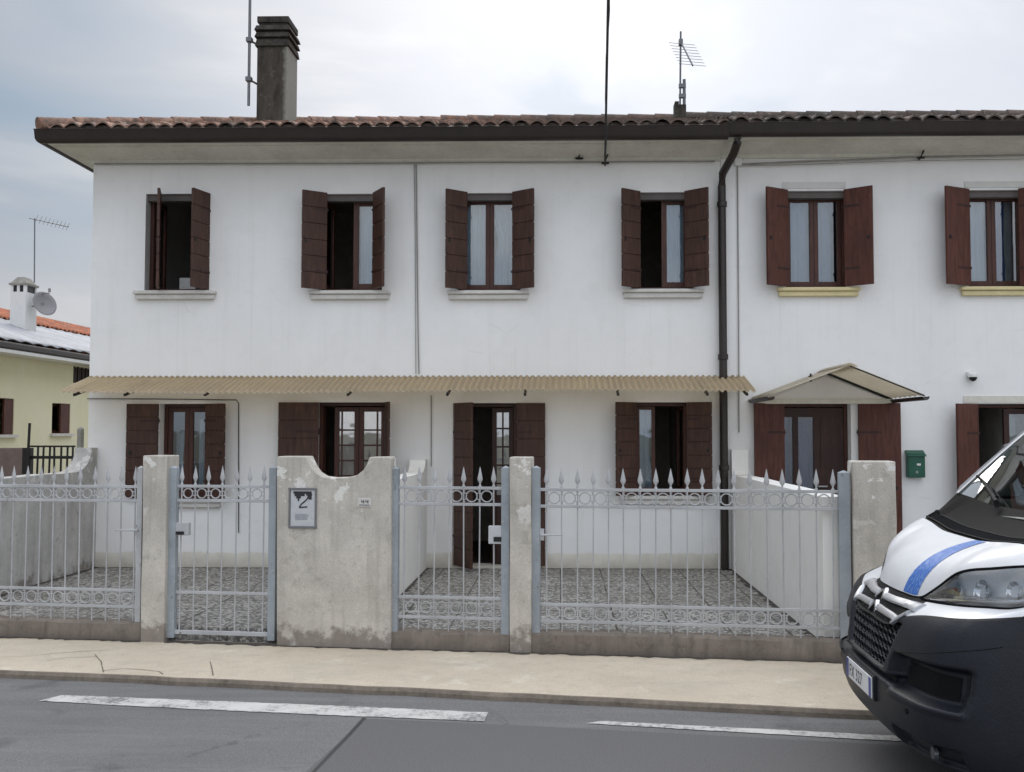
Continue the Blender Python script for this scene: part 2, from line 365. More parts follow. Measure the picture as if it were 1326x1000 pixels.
def text_mb(body, size, place):               # letters as mesh, place(x, y) -> world point
    cu = bpy.data.curves.new('letters', 'FONT'); cu.body = body; cu.size = size; cu.resolution_u = 2
    o = bpy.data.objects.new('letters', cu); C.objects.link(o)
    dg = bpy.context.evaluated_depsgraph_get(); me = o.evaluated_get(dg).to_mesh()
    mb = MB(); mb.v = [place(v.co.x, v.co.y) for v in me.vertices]; mb.f = [tuple(p.vertices) for p in me.polygons]
    o.evaluated_get(dg).to_mesh_clear(); bpy.data.objects.remove(o); bpy.data.curves.remove(cu)
    return mb
#SPLIT1
# ================================================================== HOUSES
HD = 8.2                                     # depth of the row
XL, XS, XR = X0(117.5, 400), X0(934, 400), 10.6
def wall_mesh(x0, x1, z1, holes, left_side=True, right_side=True, zb=-.25):
    mb = MB(); T = .30; D = .19
    xs = sorted({x0, x1, *[h[0] for h in holes], *[h[1] for h in holes]}); zs = sorted({zb, z1, *[h[2] for h in holes], *[h[3] for h in holes]})
    inside = lambda x, z: any(h[0] < x < h[1] and h[2] < z < h[3] for h in holes)
    for i in range(len(xs)-1):
        for k in range(len(zs)-1):
            if inside((xs[i]+xs[i+1])/2, (zs[k]+zs[k+1])/2): continue
            a, b, c, d = xs[i], xs[i+1], zs[k], zs[k+1]
            mb.quad((a,0,c), (b,0,c), (b,0,d), (a,0,d)); mb.quad((a,T,c), (b,T,c), (b,T,d), (a,T,d))
    for a, b, c, d in holes:
        for p, q in (((a,c),(b,c)), ((b,c),(b,d)), ((b,d),(a,d)), ((a,d),(a,c))):
            mb.quad((p[0],0,p[1]), (q[0],0,q[1]), (q[0],T,q[1]), (p[0],T,p[1]))
    for x, s in ((x0, 1), (x1, -1)):
        mb.quad((x,0,zb), (x,HD,zb), (x,HD,z1), (x,0,z1)); mb.quad((x+s*T,T,zb), (x+s*T,HD-T,zb), (x+s*T,HD-T,z1), (x+s*T,T,z1))
    mb.quad((x0,HD,zb), (x1,HD,zb), (x1,HD,z1), (x0,HD,z1)); mb.quad((x0+T,HD-T,zb), (x1-T,HD-T,zb), (x1-T,HD-T,z1), (x0+T,HD-T,z1))
    return mb
def hole(xl, xr, yt, yb=None, zb=None):
    xm = (xl+xr)/2; ym = (yt+(yb or 735))/2
    return [X0(xl, ym), X0(xr, ym), zb if zb is not None else Z0(yb, xm), Z0(yt, xm)]
def slab(p, q, z0, z1, th, mb, boards=1, gap=.011):      # a shutter leaf standing between two plan points
    u = Vector((q.x-p.x, q.y-p.y, 0)); L = u.length; u.normalize(); w = Vector((-u.y, u.x, 0))
    h = (z1-z0)/boards
    for k in range(boards):
        mb.obox(p, u, w, 0, L, -th/2, th/2, z0+k*h+(gap/2 if k else 0), z0+(k+1)*h-(gap/2 if k < boards-1 else 0))
    if boards > 1: mb.obox(p, u, w, .004, L-.004, -th/2+.010, th/2-.010, z0+.004, z1-.004)
    return u, w, L
def shutter(parent, hinge, outer, ep, eo, z0, z1, mat, boards, zm=None):
    ym = 400 if z0 > 2.6 else 600
    p = at(hinge, ym, -ep); q = at(outer, ym, -eo); mb = MB()
    u, w, L = slab(p, q, z0, z1, .036, mb, boards)
    o = obj('shutter', mb, mat, parent, bevel=.004)
    for z in (z0+.18*(z1-z0), z0+.82*(z1-z0)):   # strap hinges and a catch
        hb = MB().tube([p+Vector((0,0,z-.04-p.z)), p+Vector((0,0,z+.04-p.z))], .011)
        for s in (-1, 1): hb.obox(p, u, w, -.015, L*.55, s*.0195-.002, s*.0195+.002, z-.014, z+.014)
        obj('hinge', hb, 'door_dark', parent)
    zc = z0+.48*(z1-z0)
    obj('catch', MB().obox(p, u, w, L*.82, L*.90, -.029, .029, zc-.02, zc+.02), 'dark_iron', parent)
    return o
def rect_frame(mb, a, b, c, d, y0, y1, wd, bottom=True):
    mb.box(a, a+wd, y0, y1, c, d); mb.box(b-wd, b, y0, y1, c, d); mb.box(a+wd, b-wd, y0+.001, y1-.001, d-wd, d)
    if bottom: mb.box(a+wd, b-wd, y0+.001, y1-.001, c, c+wd)
def window(house, h, name, frame_mat, label=None):
    a, b, c, d = h; mb = MB(); g = .002
    rect_frame(mb, a+g, b-g, c+g, d-g, .15, .235, .045, name == 'window')
    return obj(name, mb, frame_mat, house, bevel=.004, loc=((a+b)/2, .15, c), label=label)
def sash(win, a, b, c, d, mat, y=.165, wd=.055, muntins=(), cols=(), pane='pane_glass', turn=0):
    mb = MB(); rect_frame(mb, a, b, c, d, y, y+.05, wd)
    for z in muntins: mb.box(a+wd, b-wd, y+.012, y+.038, z-.011, z+.011)
    for x in cols: mb.box(x-.011, x+.011, y+.013, y+.037, c+wd, d-wd)
    gl = MB().box(a+wd-.006, b-wd+.006, y+.022, y+.027, c+wd-.006, d-wd+.006)
    if turn:                                  # a leaf swung inwards about its hinge side
        hx = b if turn > 0 else a; ca, sa = math.cos(turn), math.sin(abs(turn))
        for m in (mb, gl):
            for v in m.v:
                dx, dy = v.x-hx, v.y-y
                v.x, v.y = (hx+dx*ca+dy*sa, y-dx*sa+dy*ca) if turn > 0 else (hx+dx*ca-dy*sa, y+dx*sa+dy*ca)
    s = obj('sash', mb, mat, win, bevel=.003); obj('pane', gl, pane, win)
    return s
def sill(win, a, b, z, mat, out=.09, th=.11):
    mb = MB(); mb.box(a, b, -out, .14, z-th*.42, z); mb.box(a+.02, b-.02, -out+.028, -.001, z-th, z-th*.42-.001)
    obj('sill', mb, mat, win, bevel=.012)
def curtain(a, b, c, d, y, label, mat='curtain', tie=0, amp=.018, per=.075):
    rows = []; n = 40
    for k in range(13):
        t = k/12; r = []
        for i in range(n+1):
            u = i/n; sq = 1-tie*math.exp(-((t-.45)/.25)**2)
            x = a+(b-a)*(u*sq if tie >= 0 else 1-(1-u)*(2-sq))
            r.append((x, y+amp*math.sin(u*(b-a)/per*6.28+.6*math.sin(t*3))+.006*math.sin(9*t+4*u), d+(c-d)*t))
        rows.append(r)
    return tag(obj('curtain', MB().grid(rows), mat, smooth='all', solid=.002), label, 'curtain', 'curtains behind the windows')

house = thing('terraced_house', 'white two-storey terraced house with a long corrugated canopy above its ground floor', 'house', (XL, 0, 0))
house_b = thing('terraced_house', 'white terraced house behind the van, with yellow window sills and a small gabled door canopy', 'house', (XS+.006, 0, 0))
UP = {1: hole(188, 270, 251, 377), 2: hole(413, 495, 251, 377), 3: hole(592, 674, 250, 377), 4: hole(817, 899, 249, 375)}
UPB = {5: hole(1017, 1099, 247, 373), 6: hole(1253, 1335, 246, 372)}
G1 = hole(206, 270, 523, 646); G2 = hole(409, 501, 521, zb=.03); G3 = hole(586, 669, 522, zb=.03); G4 = hole(822, 892, 521, 642)
G5 = hole(1015, 1103, 522, zb=.03); G6 = hole(1266, 1352, 523, zb=.03)
WT, WTB = 5.45, 5.48
obj('wall', wall_mesh(XL, XS, WT, [*UP.values(), G1, G2, G3, G4]), 'house_paint', house)
obj('wall', wall_mesh(XS+.006, XR, WTB, [*UPB.values(), G5, G6]), 'house_paint_right', house_b)
for hs, a, b in ((house, XL, XS), (house_b, XS+.006, XR)):
    mb = MB(); mb.box(a+.31, b-.31, .31, HD-.31, 2.62, 2.82); mb.box(a+.31, b-.31, .31, HD-.31, -.2, -.01)
    obj('room_floor', mb, 'room_floor', hs)
    mb = MB(); mb.box(a+.32, b-.32, 3.3, 3.42, -.005, 2.615); mb.box(a+.32, b-.32, 3.3, 3.42, 2.825, 5.40)
    for q in ((.5,) if hs is house else (.45,)):
        x = a+(b-a)*q
        mb.box(x-.05, x+.05, .32, 3.29, -.005, 2.615); mb.box(x-.05, x+.05, .32, 3.29, 2.825, 5.40)
    mb.box(a+.305, b-.305, .305, HD-.305, 5.35, 5.40)
    obj('room_partition', mb, 'room_wall', hs)

# ---- upper windows
specs = [  # hole, hinge/outer pixels left, right, sashes
    (1, house, (205, 203, .0, .33), (269, 247, .0, .33)), (2, house, (422, 390, .05, .24), (483, 496, .05, .35)),
    (3, house, (604, 577, .05, .25), (664, 691, .05, .25)), (4, house, (829, 806, .05, .24), (888, 918, .05, .27)),
    (5, house_b, (1021, 994, .05, .24), (1095, 1132, .05, .27)), (6, house_b, (1257, 1227, .05, .24), (1322, 1352, .05, .24))]
for k, hs, L, Rr in specs:
    h = (UP if k < 5 else UPB)[k]; a, b, c, d = h
    fm, smt, nb = ('frame_brown', 'shutter_brown', 6) if k < 5 else ('frame_brown', 'shutter_red', 1)
    w = window(hs, h, 'window', fm, {1: 'brown window standing wide open with both shutters half folded', 6: 'brown window with a blue curtain'}.get(k))
    for (p, q, e, o) in (L, Rr): shutter(w, p, q, e, o, c+.012, d+.0, smt, nb)
    sill(w, a-.12, b+.12, c, 'marble' if k < 5 else 'sill_yellow', th=.115)
    obj('head_panel', MB().box(a+.001, b-.001, .05, .149, d-.085, d-.001), 'head_shade_grey', w)  # dark grey holds the shade under the window head in its colour
    m = (a+b)/2; i0, i1, zb, zt = a+.05, b-.05, c+.05, d-.055
    if k in (3, 5): sash(w, i0, m+.001, zb, zt, fm); sash(w, m+.003, i1, zb, zt, fm)
    elif k in (2, 4): sash(w, i0, m, zb, zt, fm, turn=-1.45); sash(w, m+.003, i1, zb, zt, fm, wd=.07)
    elif k == 1: sash(w, i0, m, zb, zt, fm, turn=-1.5); sash(w, m, i1, zb, zt, fm, turn=1.5)
    elif k == 6: sash(w, i0, m-.03, zb, zt, fm); sash(w, m-.027, i1, zb, zt, fm)
    if k > 4: obj('lintel', MB().box(a-.03, b-.03, -.012, .0-.001, d+.028, d+.11), 'lintel_paint', w)
h = UP[2]; curtain(h[0]+.50, h[1]-.03, h[2]+.06, h[3]-.06, .27, 'white net curtain beside the dark open half of the upper window nearest the chimney mast')
h = UP[3]; curtain(h[0]+.06, (h[0]+h[1])/2-.01, h[2]+.06, h[3]-.06, .27, 'pale straight net curtain in the closed upper window beside the overhead cable')
curtain((h[0]+h[1])/2+.01, h[1]-.03, h[2]+.06, h[3]-.06, .275, 'white gathered net curtain in the closed upper window beside the overhead cable', tie=-.25)
h = UP[4]; curtain(h[0]+.42, h[1]-.03, h[2]+.06, h[3]-.06, .27, 'white net curtain in the half-open upper window beside the downpipe', tie=-.2)
h = UPB[5]; curtain(h[0]+.04, h[0]+.36, h[2]+.06, h[3]-.06, .27, 'narrow light grey curtain filling one pane of the upper window over the gabled canopy', 'curtain_grey')
curtain(h[0]+.42, h[0]+.66, h[2]+.06, h[3]-.06, .275, 'light grey curtain drawn half across a pane of the upper window over the gabled canopy', 'curtain_grey')
h = UPB[6]; curtain(h[0]+.04, h[0]+.32, h[2]+.06, h[3]-.06, .28, 'narrow white curtain next to the deep blue one in the last upper window')
curtain(h[0]+.30, h[0]+.62, h[2]+.06, h[3]-.06, .31, 'deep blue curtain in the last upper window above the van', 'curtain_blue')
h = UP[1]; tag(obj('cardboard_box', MB().box(h[0]+.30, h[0]+.52, .42, .60, h[2]-.10, h[2]+.24), 'cardboard', bevel=.006), 'pale box standing inside the wide open upper window', 'box')
tag(obj('side_table', MB().box(h[0]+.1, h[0]+.7, .40, .9, h[2]-.14, h[2]-.104).box(h[0]+.12, h[0]+.16, .42, .46, 2.822, h[2]-.142).box(h[0]+.64, h[0]+.68, .42, .46, 2.822, h[2]-.142)
    .box(h[0]+.12, h[0]+.16, .84, .88, 2.822, h[2]-.142).box(h[0]+.64, h[0]+.68, .84, .88, 2.822, h[2]-.142), 'door_dark'), 'dark table under the pale box inside the wide open upper window', 'table')

# ---- ground floor openings
def joined(mbs):
    r = MB()
    for m in mbs: r.f += [tuple(i+len(r.v) for i in f) for f in m.f]; r.v += m.v
    return r
def shutters_for(w, c, d, items, mat, nb):
    for p, q, e, o in items: shutter(w, p, q, e, o, c+.012, d-.002, mat, nb)
a, b, c, d = G1; w = window(house, G1, 'window', 'frame_brown', 'ground-floor window with one shutter folded flat against the wall')
shutters_for(w, c, d, [(204, 163, .035, .06), (266, 290, .05, .22)], 'shutter_brown', 7)
sill(w, a-.08, b+.20, c, 'marble'); m = (a+b)/2
sash(w, a+.05, m, c+.05, d-.05, 'frame_brown'); sash(w, m+.002, b-.05, c+.05, d-.05, 'frame_brown')
curtain(a+.12, m-.08, c+.06, d-.35, .27, 'grey net curtain tied narrow in the ground-floor window behind the patched pillar', tie=.2)
curtain(m+.1, b-.1, c+.06, d-.2, .275, 'grey net curtain hanging straight in the ground-floor window behind the patched pillar')
a, b, c, d = G2; w = window(house, G2, 'door', 'frame_brown', 'glazed double door with small panes and brown shutters')
shutters_for(w, c, d, [(412, 360, .035, .06), (499, 503, .05, .33)], 'shutter_brown', 9)
xm = X0(461, 600); z_ = [c+.55+.2*k for k in range(8)]
for z0_, z1_, xa, xb, cx in ((c+.02, d-.06, X0(429, 600), xm, X0(438.5, 600)), (c+.02, d-.06, xm+.004, b-.05, X0(485, 600))):
    sash(w, xa, xb, z0_, z1_, 'frame_brown', muntins=[q for q in z_ if q < d-.2], cols=(cx,), wd=.06, pane='door_glass')
sash(w, a+.05, X0(428, 600), c+.02, d-.06, 'frame_brown', turn=-1.5, wd=.06)
curtain(X0(431, 600), X0(455, 600), c+.3, d-.1, .30, 'cream net curtain behind the small panes of the glazed double door', amp=.01)
a, b, c, d = G3; w = window(house, G3, 'door', 'frame_brown', 'open front door with a half-turned brown shutter')
shutters_for(w, c, d, [(589, 611, .0, .38), (669, 706, .035, .06)], 'shutter_brown', 9)
xl = X0(636, 600); z_ = [c+1.05+.24*k for k in range(4)]
sash(w, xl, b-.05, c+.02, d-.06, 'door_dark', muntins=z_, cols=((xl+b-.05)/2,), wd=.06, pane='door_glass')
obj('door_panel', MB().box(xl+.06, b-.11, .178, .20, c+.08, c+.9), 'door_dark', w, bevel=.004)
curtain(xl+.05, b-.08, c+1.3, d-.1, .32, 'dim net curtain behind the upper panes of the open front door', amp=.008)
sash(w, a+.05, X0(612, 600), c+.02, d-.06, 'door_dark', turn=-1.45, wd=.06, muntins=z_)
a, b, c, d = G4; w = window(house, G4, 'window', 'frame_brown', 'ground-floor window standing half open')
shutters_for(w, c, d, [(824, 798, .05, .24), (890, 922, .05, .20)], 'shutter_brown', 7)
sill(w, a-.20, b+.24, c, 'marble')
sash(w, a+.03, X0(850, 600), c+.05, d-.05, 'frame_brown', wd=.045); sash(w, X0(852, 600), b-.05, c+.05, d-.05, 'frame_brown', turn=1.4)
curtain(a+.05, X0(846, 600), c+.06, d-.08, .27, 'pale green-grey curtain in the ground-floor window beside the downpipe', tie=.2)
a, b, c, d = G5; w = window(house_b, G5, 'door', 'frame_brown', 'dark brown front door with two narrow glass strips under the gabled canopy')
shutters_for(w, c, d, [(1016, 977, .035, .06), (1112, 1167, .035, .06)], 'shutter_red', 1)
g = [X0(q, 600) for q in (1020, 1031, 1038, 1058)]
mb = MB(); y0, y1 = .165, .21
mb.box(a+.05, g[0], y0, y1, c+.02, d-.06); mb.box(g[1], g[2], y0, y1, c+.02, d-.06); mb.box(g[3], b-.05, y0, y1, c+.02, d-.06)
for p, q in ((g[0], g[1]), (g[2], g[3])): mb.box(p, q, y0+.001, y1-.001, c+.02, c+.5); mb.box(p, q, y0+.001, y1-.001, d-.18, d-.06)
for zz in (c+.12, c+.95, c+1.25): mb.box(g[3]+.09, b-.12, y0-.008, y0-.001, zz, zz+(.7 if zz < c+1 else .65) if zz != c+.95 else zz+.02)
obj('door_leaf', mb, 'door_dark', w, bevel=.004)
mb = MB()
for p, q in ((g[0], g[1]), (g[2], g[3])): mb.box(p-.004, q+.004, .185, .19, c+.49, d-.17)
obj('pane', mb, 'pane_glass', w)
obj('handle', MB().tube([(g[3]+.05, .165, c+1.02), (g[3]+.05, .12, c+1.02), (g[3]+.16, .12, c+1.02)], .01), 'steel_grey', w)
curtain(g[0]-.03, g[3]+.03, c+.4, d-.1, .29, 'blue-grey curtain behind the glass strips of the front door under the gabled canopy', 'curtain_blue')
a, b, c, d = G6; w = window(house_b, G6, 'door', 'frame_brown', 'dark open doorway behind the van windscreen')
shutters_for(w, c, d, [(1267, 1240, .05, .22), (1352, 1385, .05, .2)], 'shutter_red', 1)
sash(w, (a+b)/2, b-.05, c+.02, d-.06, 'door_dark', muntins=(c+.9,), wd=.07)
obj('lintel', MB().box(a-.16, b+.1, -.012, -.001, d+.012, d+.10), 'soffit_paint', w)

# ---- cornice, gutter, roof
SO = .62                                     # side overhang relative to the front one
def sweep(prof, x0, x1, dz, hip):
    """profile of (out, z) swept along the front and, at the free left end, round the corner along the side"""
    path = []
    if hip: path.append(lambda o, z: (x0-o*SO, HD, z+dz))
    path.append((lambda o, z: (x0-o*SO, -o, z+dz)) if hip else (lambda o, z: (x0, -o, z+dz)))
    path.append(lambda o, z: (x1, -o, z+dz))
    rows = [[f(o, z) for o, z in prof] for f in path]
    mb = MB().grid(rows, True); mb.poly(rows[0]); mb.poly(rows[-1]); return mb
DZ0 = Z0(212.5, 300)-5.207
COR = [(-.02,5.205), (.03,5.21), (.045,5.225), (.05,5.25), (.13,5.285), (.30,5.305), (.44,5.315), (.45,5.33), (.56,5.335), (.56,5.49), (-.02,5.49)]
COR = [(o, z+DZ0) for o, z in COR]
GUT = [(.562,5.49), (.562,5.355), (.575,5.33), (.60,5.315), (.645,5.315), (.67,5.33), (.69,5.36), (.70,5.46), (.71,5.475), (.695,5.482), (.683,5.46), (.675,5.37), (.64,5.335), (.60,5.335), (.578,5.36), (.575,5.49)]
GUT = [(o, z+DZ0) for o, z in GUT]
TAN = math.tan(R(17.5)); RISE0 = 5.495+DZ0; EO = .655
def roof(hs, x0, x1, dz, hip, mat):
    mb = MB(); per = .195; ns = 9; run = HD/2+EO; crs = .37; nc = int(run/crs)+1
    xe = x0-EO*SO if hip else x0
    n = int((x1-xe)/per*ns); rnd = random.Random(3 if hip else 5)
    jit = {}
    def hgt(x, row):
        k = math.floor(x/per); f = x/per-k
        j = jit.setdefault((k, row), rnd.uniform(-.012, .012))
        return .062*max(0, math.sin(math.pi*f))**.85 - .010 + j
    eav = {}
    rows = []
    for c_ in range(nc):
        for e, lift in ((0, .028), (1, 0)):
            r = []
            for i in range(n+1):
                x = xe+(x1-xe)*i/n; dd = min((c_+e)*crs, run)
                lim = (x-xe)*(EO+HD/2)/(EO*SO+HD/2) if hip else 1e9
                dd = min(dd, lim)
                ey = eav.setdefault(math.floor(x/per), rnd.uniform(-.02, .02)) if c_ == 0 and e == 0 else 0
                r.append((x, -EO+dd+ey, RISE0+dz+dd*TAN+hgt(x, c_)+lift))
            if not rows: rows.append([(x_, y_+.002, z_-.024) for x_, y_, z_ in r])
            rows.append(r)
    mb.grid(rows)
    zr = RISE0+dz+run*TAN
    mb.quad((xe if not hip else xe+EO*SO+HD/2, HD/2, zr+.03), (x1, HD/2, zr+.03), (x1, HD+EO, RISE0+dz), (xe, HD+EO, RISE0+dz))
    if hip:                                   # the short left slope, tiled the same way
        m_ = int((HD+2*EO)/per*4); rws = []
        for c_ in range(nc):
            for e, lift in ((0, .028), (1, 0)):
                r = []
                for i in range(m_+1):
                    y = -EO+(HD+2*EO)*i/m_; q = min(y+EO, HD+EO-y)*(EO*SO+HD/2)/(EO+HD/2)
                    dd = min((c_+e)*crs, EO*SO+HD/2, q)
                    r.append((xe+dd, y, RISE0+dz+dd*TAN*(EO+HD/2)/(EO*SO+HD/2)+.06*abs(math.sin(math.pi*y/per))+lift))
                rws.append(r)
        mb.grid(rws)
    o = obj('roof', mb, mat, hs, smooth=True, weld=False)
    obj('eave_filler', MB().box(xe+.01, x1, -EO+.05, -EO+.30, RISE0+dz-.03, RISE0+dz+.05), 'roof_tile_old', o)
    rd = MB(); k = 0
    if hip:
        p, q = Vector((xe, -EO, RISE0+dz+.05)), Vector((xe+EO*SO+HD/2, HD/2, zr+.05))
        for i in range(15): rd.tube([p.lerp(q, i/15), p.lerp(q, (i+1.15)/15)], [.095, .075], 10)
    xa = xe+EO*SO+HD/2 if hip else xe
    nn = int((x1-xa)/.42)
    for i in range(nn): rd.tube([(xa+(x1-xa)*i/nn, HD/2, zr+.05), (xa+(x1-xa)*(i+1.12)/nn, HD/2, zr+.05)], [.11, .09], 10)
    obj('ridge_tiles', rd, mat, o, smooth=True)
    return o
for hs, a, b, dz, hip, mt in ((house, XL, XS, 0, True, 'roof_tile'), (house_b, XS+.006, XR, .03, False, 'roof_tile_old')):
    obj('cornice', sweep(COR, a, b, dz, hip), 'soffit_paint', hs, smooth=True)
    obj('gutter', sweep(GUT, a, b, dz, hip), 'gutter_brown', hs, smooth=True)
    rf = roof(hs, a, b, dz, hip, mt)
    if hip: roof_a = rf
# downpipe
xp = X0(934.5, 400); xt = X0(940, 185)
pts = [(xt+.04, -.63, 5.40), (xt+.04, -.63, 5.35), (xt+.01, -.50, 5.24), (xp, -.16, 5.08), (xp, -.085, 4.93), (xp, -.085, 2.45), (xp, -.085, .02)]
dp = MB().tube(pts, .052, 14)
for z in (4.7, 2.72, 1.3): dp.lathe((xp, -.085, z), [(.052, -.04), (.066, -.035), (.066, .03), (.052, .04)], 14); dp.box(xp-.012, xp+.012, -.06, -.001, z-.012, z+.012)
obj('downpipe', dp, 'gutter_brown', house, smooth=True)
# chimney
def chimney():
    Y = 1.2; x0, x1 = at(332.5, 100, Y).x, at(372.5, 100, Y).x; yb = Y+.52
    zt = lambda py: at(352, py, Y).z
    mb = MB(); mb.box(x0, x1, Y, yb, 5.7, zt(60))
    st = obj('chimney', mb, 'chimney_soot', roof_a, bevel=.008)
    cp = MB()
    for ya, yb_, g in ((60, 51, .028), (48.5, 42, .036), (39.5, 33, .040)):
        z0, z1 = zt(ya), zt(yb_)
        p = lambda g, z: [(x0-g, Y-g, z), (x1+g, Y-g, z), (x1+g, yb+g, z), (x0-g, yb+g, z)]
        cp.hexa(p(g, z0)+p(g*.35, z1))
    cp.box(x0+.02, x1-.02, Y+.02, yb-.02, zt(52), zt(28)); cp.box(x0-.005, x1+.005, Y-.005, yb+.005, zt(29), zt(21))
    obj('chimney_cap', cp, 'chimney_soot_cap', house, bevel=.006)
    fl = MB(); fl.box(x0-.05, x1+.05, Y-.06, yb+.05, 6.0, 6.16); obj('flashing', fl, 'chimney_pale', house, bevel=.01)
    return x0, x1, Y
cx0, cx1, cy = chimney()
# television mast on the chimney
mx = at(321, 100, cy-.02).x; zt = lambda py: at(321, py, cy).z
an = thing('television_mast', 'dark television mast clamped to the side of the tall sooty chimney', 'antenna', (mx, cy+.03, zt(136)))
obj('pole', MB().tube([(mx, cy+.03, zt(136)), (mx, cy+.03, 9.6)], .021, 8), 'antenna_metal', an, smooth=True)
for py in (51, 102): obj('bracket', MB().box(mx-.04, mx+.04, cy-.015, cy+.075, zt(py)-.03, zt(py)+.03).tube([(mx, cy+.03, zt(py)), (cx0+.0, cy+.12, zt(py+5))], .014, 6), 'antenna_metal', an)
mb = MB().tube([(mx-.7, cy+.03, 9.45), (mx+.7, cy+.03, 9.45)], .012, 6)
for k in range(9): mb.tube([(mx-.65+.16*k, cy-.22, 9.46), (mx-.65+.16*k, cy+.28, 9.46)], .005, 5)
obj('aerial', mb, 'antenna_metal', an)
# second aerial beyond the roof edge
Y = 2.2; q = lambda px, py: at(px, py, Y)
an = thing('television_antenna', 'thin television antenna with a slanting boom on a stub chimney above the downpipe', 'antenna', tuple(q(881, 157)))
obj('base_block', MB().box(q(874.5, 140).x, q(887.5, 140).x, Y-.1, Y+.1, 6.3, q(880, 138).z).box(q(873, 140).x, q(878, 140).x, Y-.12, Y+.12, 6.3, q(880, 134.5).z), 'chimney_soot_cap', an)
obj('pole', MB().tube([q(880.5, 150), q(881.5, 41)], .016, 6), 'antenna_metal', an, smooth=True)
obj('pole', MB().tube([q(886, 150), q(886, 103)], .026, 6).box(q(879, 110).x, q(888, 110).x, Y-.03, Y+.03, q(880, 114).z, q(880, 109).z).box(q(879, 110).x, q(888, 110).x, Y-.03, Y+.03, q(880, 127).z, q(880, 122).z), 'antenna_metal', an)
bm_ = MB(); p0, p1 = q(881.5, 54), at(897, 85, Y-.6); bm_.tube([p0, p1], .014, 6); bm_.box(p0.x-.03, p0.x+.03, Y-.04, Y+.04, p0.z-.06, p0.z+.03)
for k in range(8):
    c_ = p0.lerp(p1, .1+k*.125); bm_.tube([c_+Vector((-.20, 0, .02)), c_+Vector((.20, 0, -.02))], .004, 5)
obj('aerial', bm_, 'antenna_metal', an)
# overhead service cable
p0 = at(783.5, 211, -.09); p1 = Vector((-.12, -20, 9.2)); n = 24; pts = []
for k in range(n+1):
    t = k/n; v = p0.lerp(p1, t); v.z -= .25*4*t*(1-t)*.5; pts.append(v)
mb = MB().tube(pts, .0135, 6)
pts2 = [v+Vector((.012*math.sin(i*1.9), 0, .012*math.cos(i*1.9))) for i, v in enumerate(pts)]
mb.tube(pts2, .009, 6)
tag(obj('overhead_cable', mb, 'cable_black', smooth=True), 'dark overhead service cable running from the eaves over the street', 'cable')
# cables on the walls
def wall_cable(pp, r, parent, mat='cable_grey', e=.018): obj('cable', MB().tube([at(x, y, -e) for x, y in pp], r, 6), mat, parent, smooth=True)
wall_cable([(122, 212.5), (300, 212), (480, 211.8), (600, 210.5), (770, 210), (926, 209)], .009, house, e=.05)
wall_cable([(539, 213), (540, 300), (541, 400), (542.5, 484)], .0085, house)
wall_cable([(536.5, 213), (537.5, 300), (538.5, 484)], .005, house)
wall_cable([(558.5, 512), (558.5, 585), (558.5, 604)], .007, house)
wall_cable([(113, 516.5), (200, 516.8), (306, 518), (309, 522), (309, 600), (309, 690)], .0065, house, 'cable_black')
wall_cable([(955, 214), (955.5, 300), (956.5, 420), (957, 560)], .0085, house_b)
wall_cable([(955, 213), (1000, 211), (1060, 208.5), (1120, 206.5), (1180, 203.5), (1215, 203), (1326, 201), (1420, 199)], .013, house_b, e=.055)
wall_cable([(955, 214), (1020, 214), (1100, 211), (1185, 208), (1326, 206), (1420, 205)], .006, house_b, e=.05)
p = at(955, 211, 0); obj('junction_box', MB().box(p.x-.045, p.x+.045, -.07, -.001, p.z-.05, p.z+.05), 'white_plastic', house_b, bevel=.008)
for hs, px, py in ((house, 750, 205), (house, 783.5, 211), (house_b, 1190, 204)):
    p = at(px, py, 0); obj('cable_hook', MB().tube([(p.x, -.001, p.z-.03), (p.x-.01, -.09, p.z-.02), (p.x+.01, -.11, p.z+.03), (p.x+.04, -.10, p.z+.10)], .012, 6).tube([(p.x-.05, -.06, p.z-.02), (p.x+.05, -.06, p.z-.02)], .013, 6), 'dark_iron', hs, smooth=True)

# ---- corrugated canopy of the left house
def canopy():
    za, zb = at(535, 487.5, 0).z, at(535, 507, -.82).z; xa, xb = X0(121, 490)-.03, X0(948, 490)+.15
    n = int((xb-xa)/.0095); rows = []; rnd = random.Random(2)
    for k in range(7):
        t = k/6; y = -.004-.82*t
        rows.append([(xa+(xb-xa)*i/n, y-(.012*math.sin(i*.013)+.006*math.sin(i*.11) if k == 6 else 0), za+(zb-za)*t+.014*math.sin((xa+(xb-xa)*i/n)/.076*2*math.pi)-.018*math.sin(i*.0072)*t*t) for i in range(n+1)])
    cv = obj('canopy', MB().grid(rows), 'canopy_sheet', house, smooth='all', solid=.003, weld=False)
    obj('wall_batten', MB().box(xa+.05, xb-.05, -.035, -.001, za-.06, za-.026), 'soffit_paint', house)
    for px in (100, 165, 268, 452, 580, 680, 800, 915, 966):
        p = at(px, 512, -.72); f = (.72-.002)
        mb = MB().hexa([(p.x-.014,-.80,zb-.055), (p.x+.014,-.80,zb-.055), (p.x+.014,-.30,zb+.06), (p.x-.014,-.30,zb+.06), (p.x-.014,-.80,zb-.022), (p.x+.014,-.80,zb-.022), (p.x+.014,-.30,zb+.098), (p.x-.014,-.30,zb+.098)])
        mb.tube([(p.x, -.32, zb+.08), (p.x, -.002, za-.05)], .008, 6)
        obj('canopy_bracket', mb, 'dark_iron', house)
canopy()
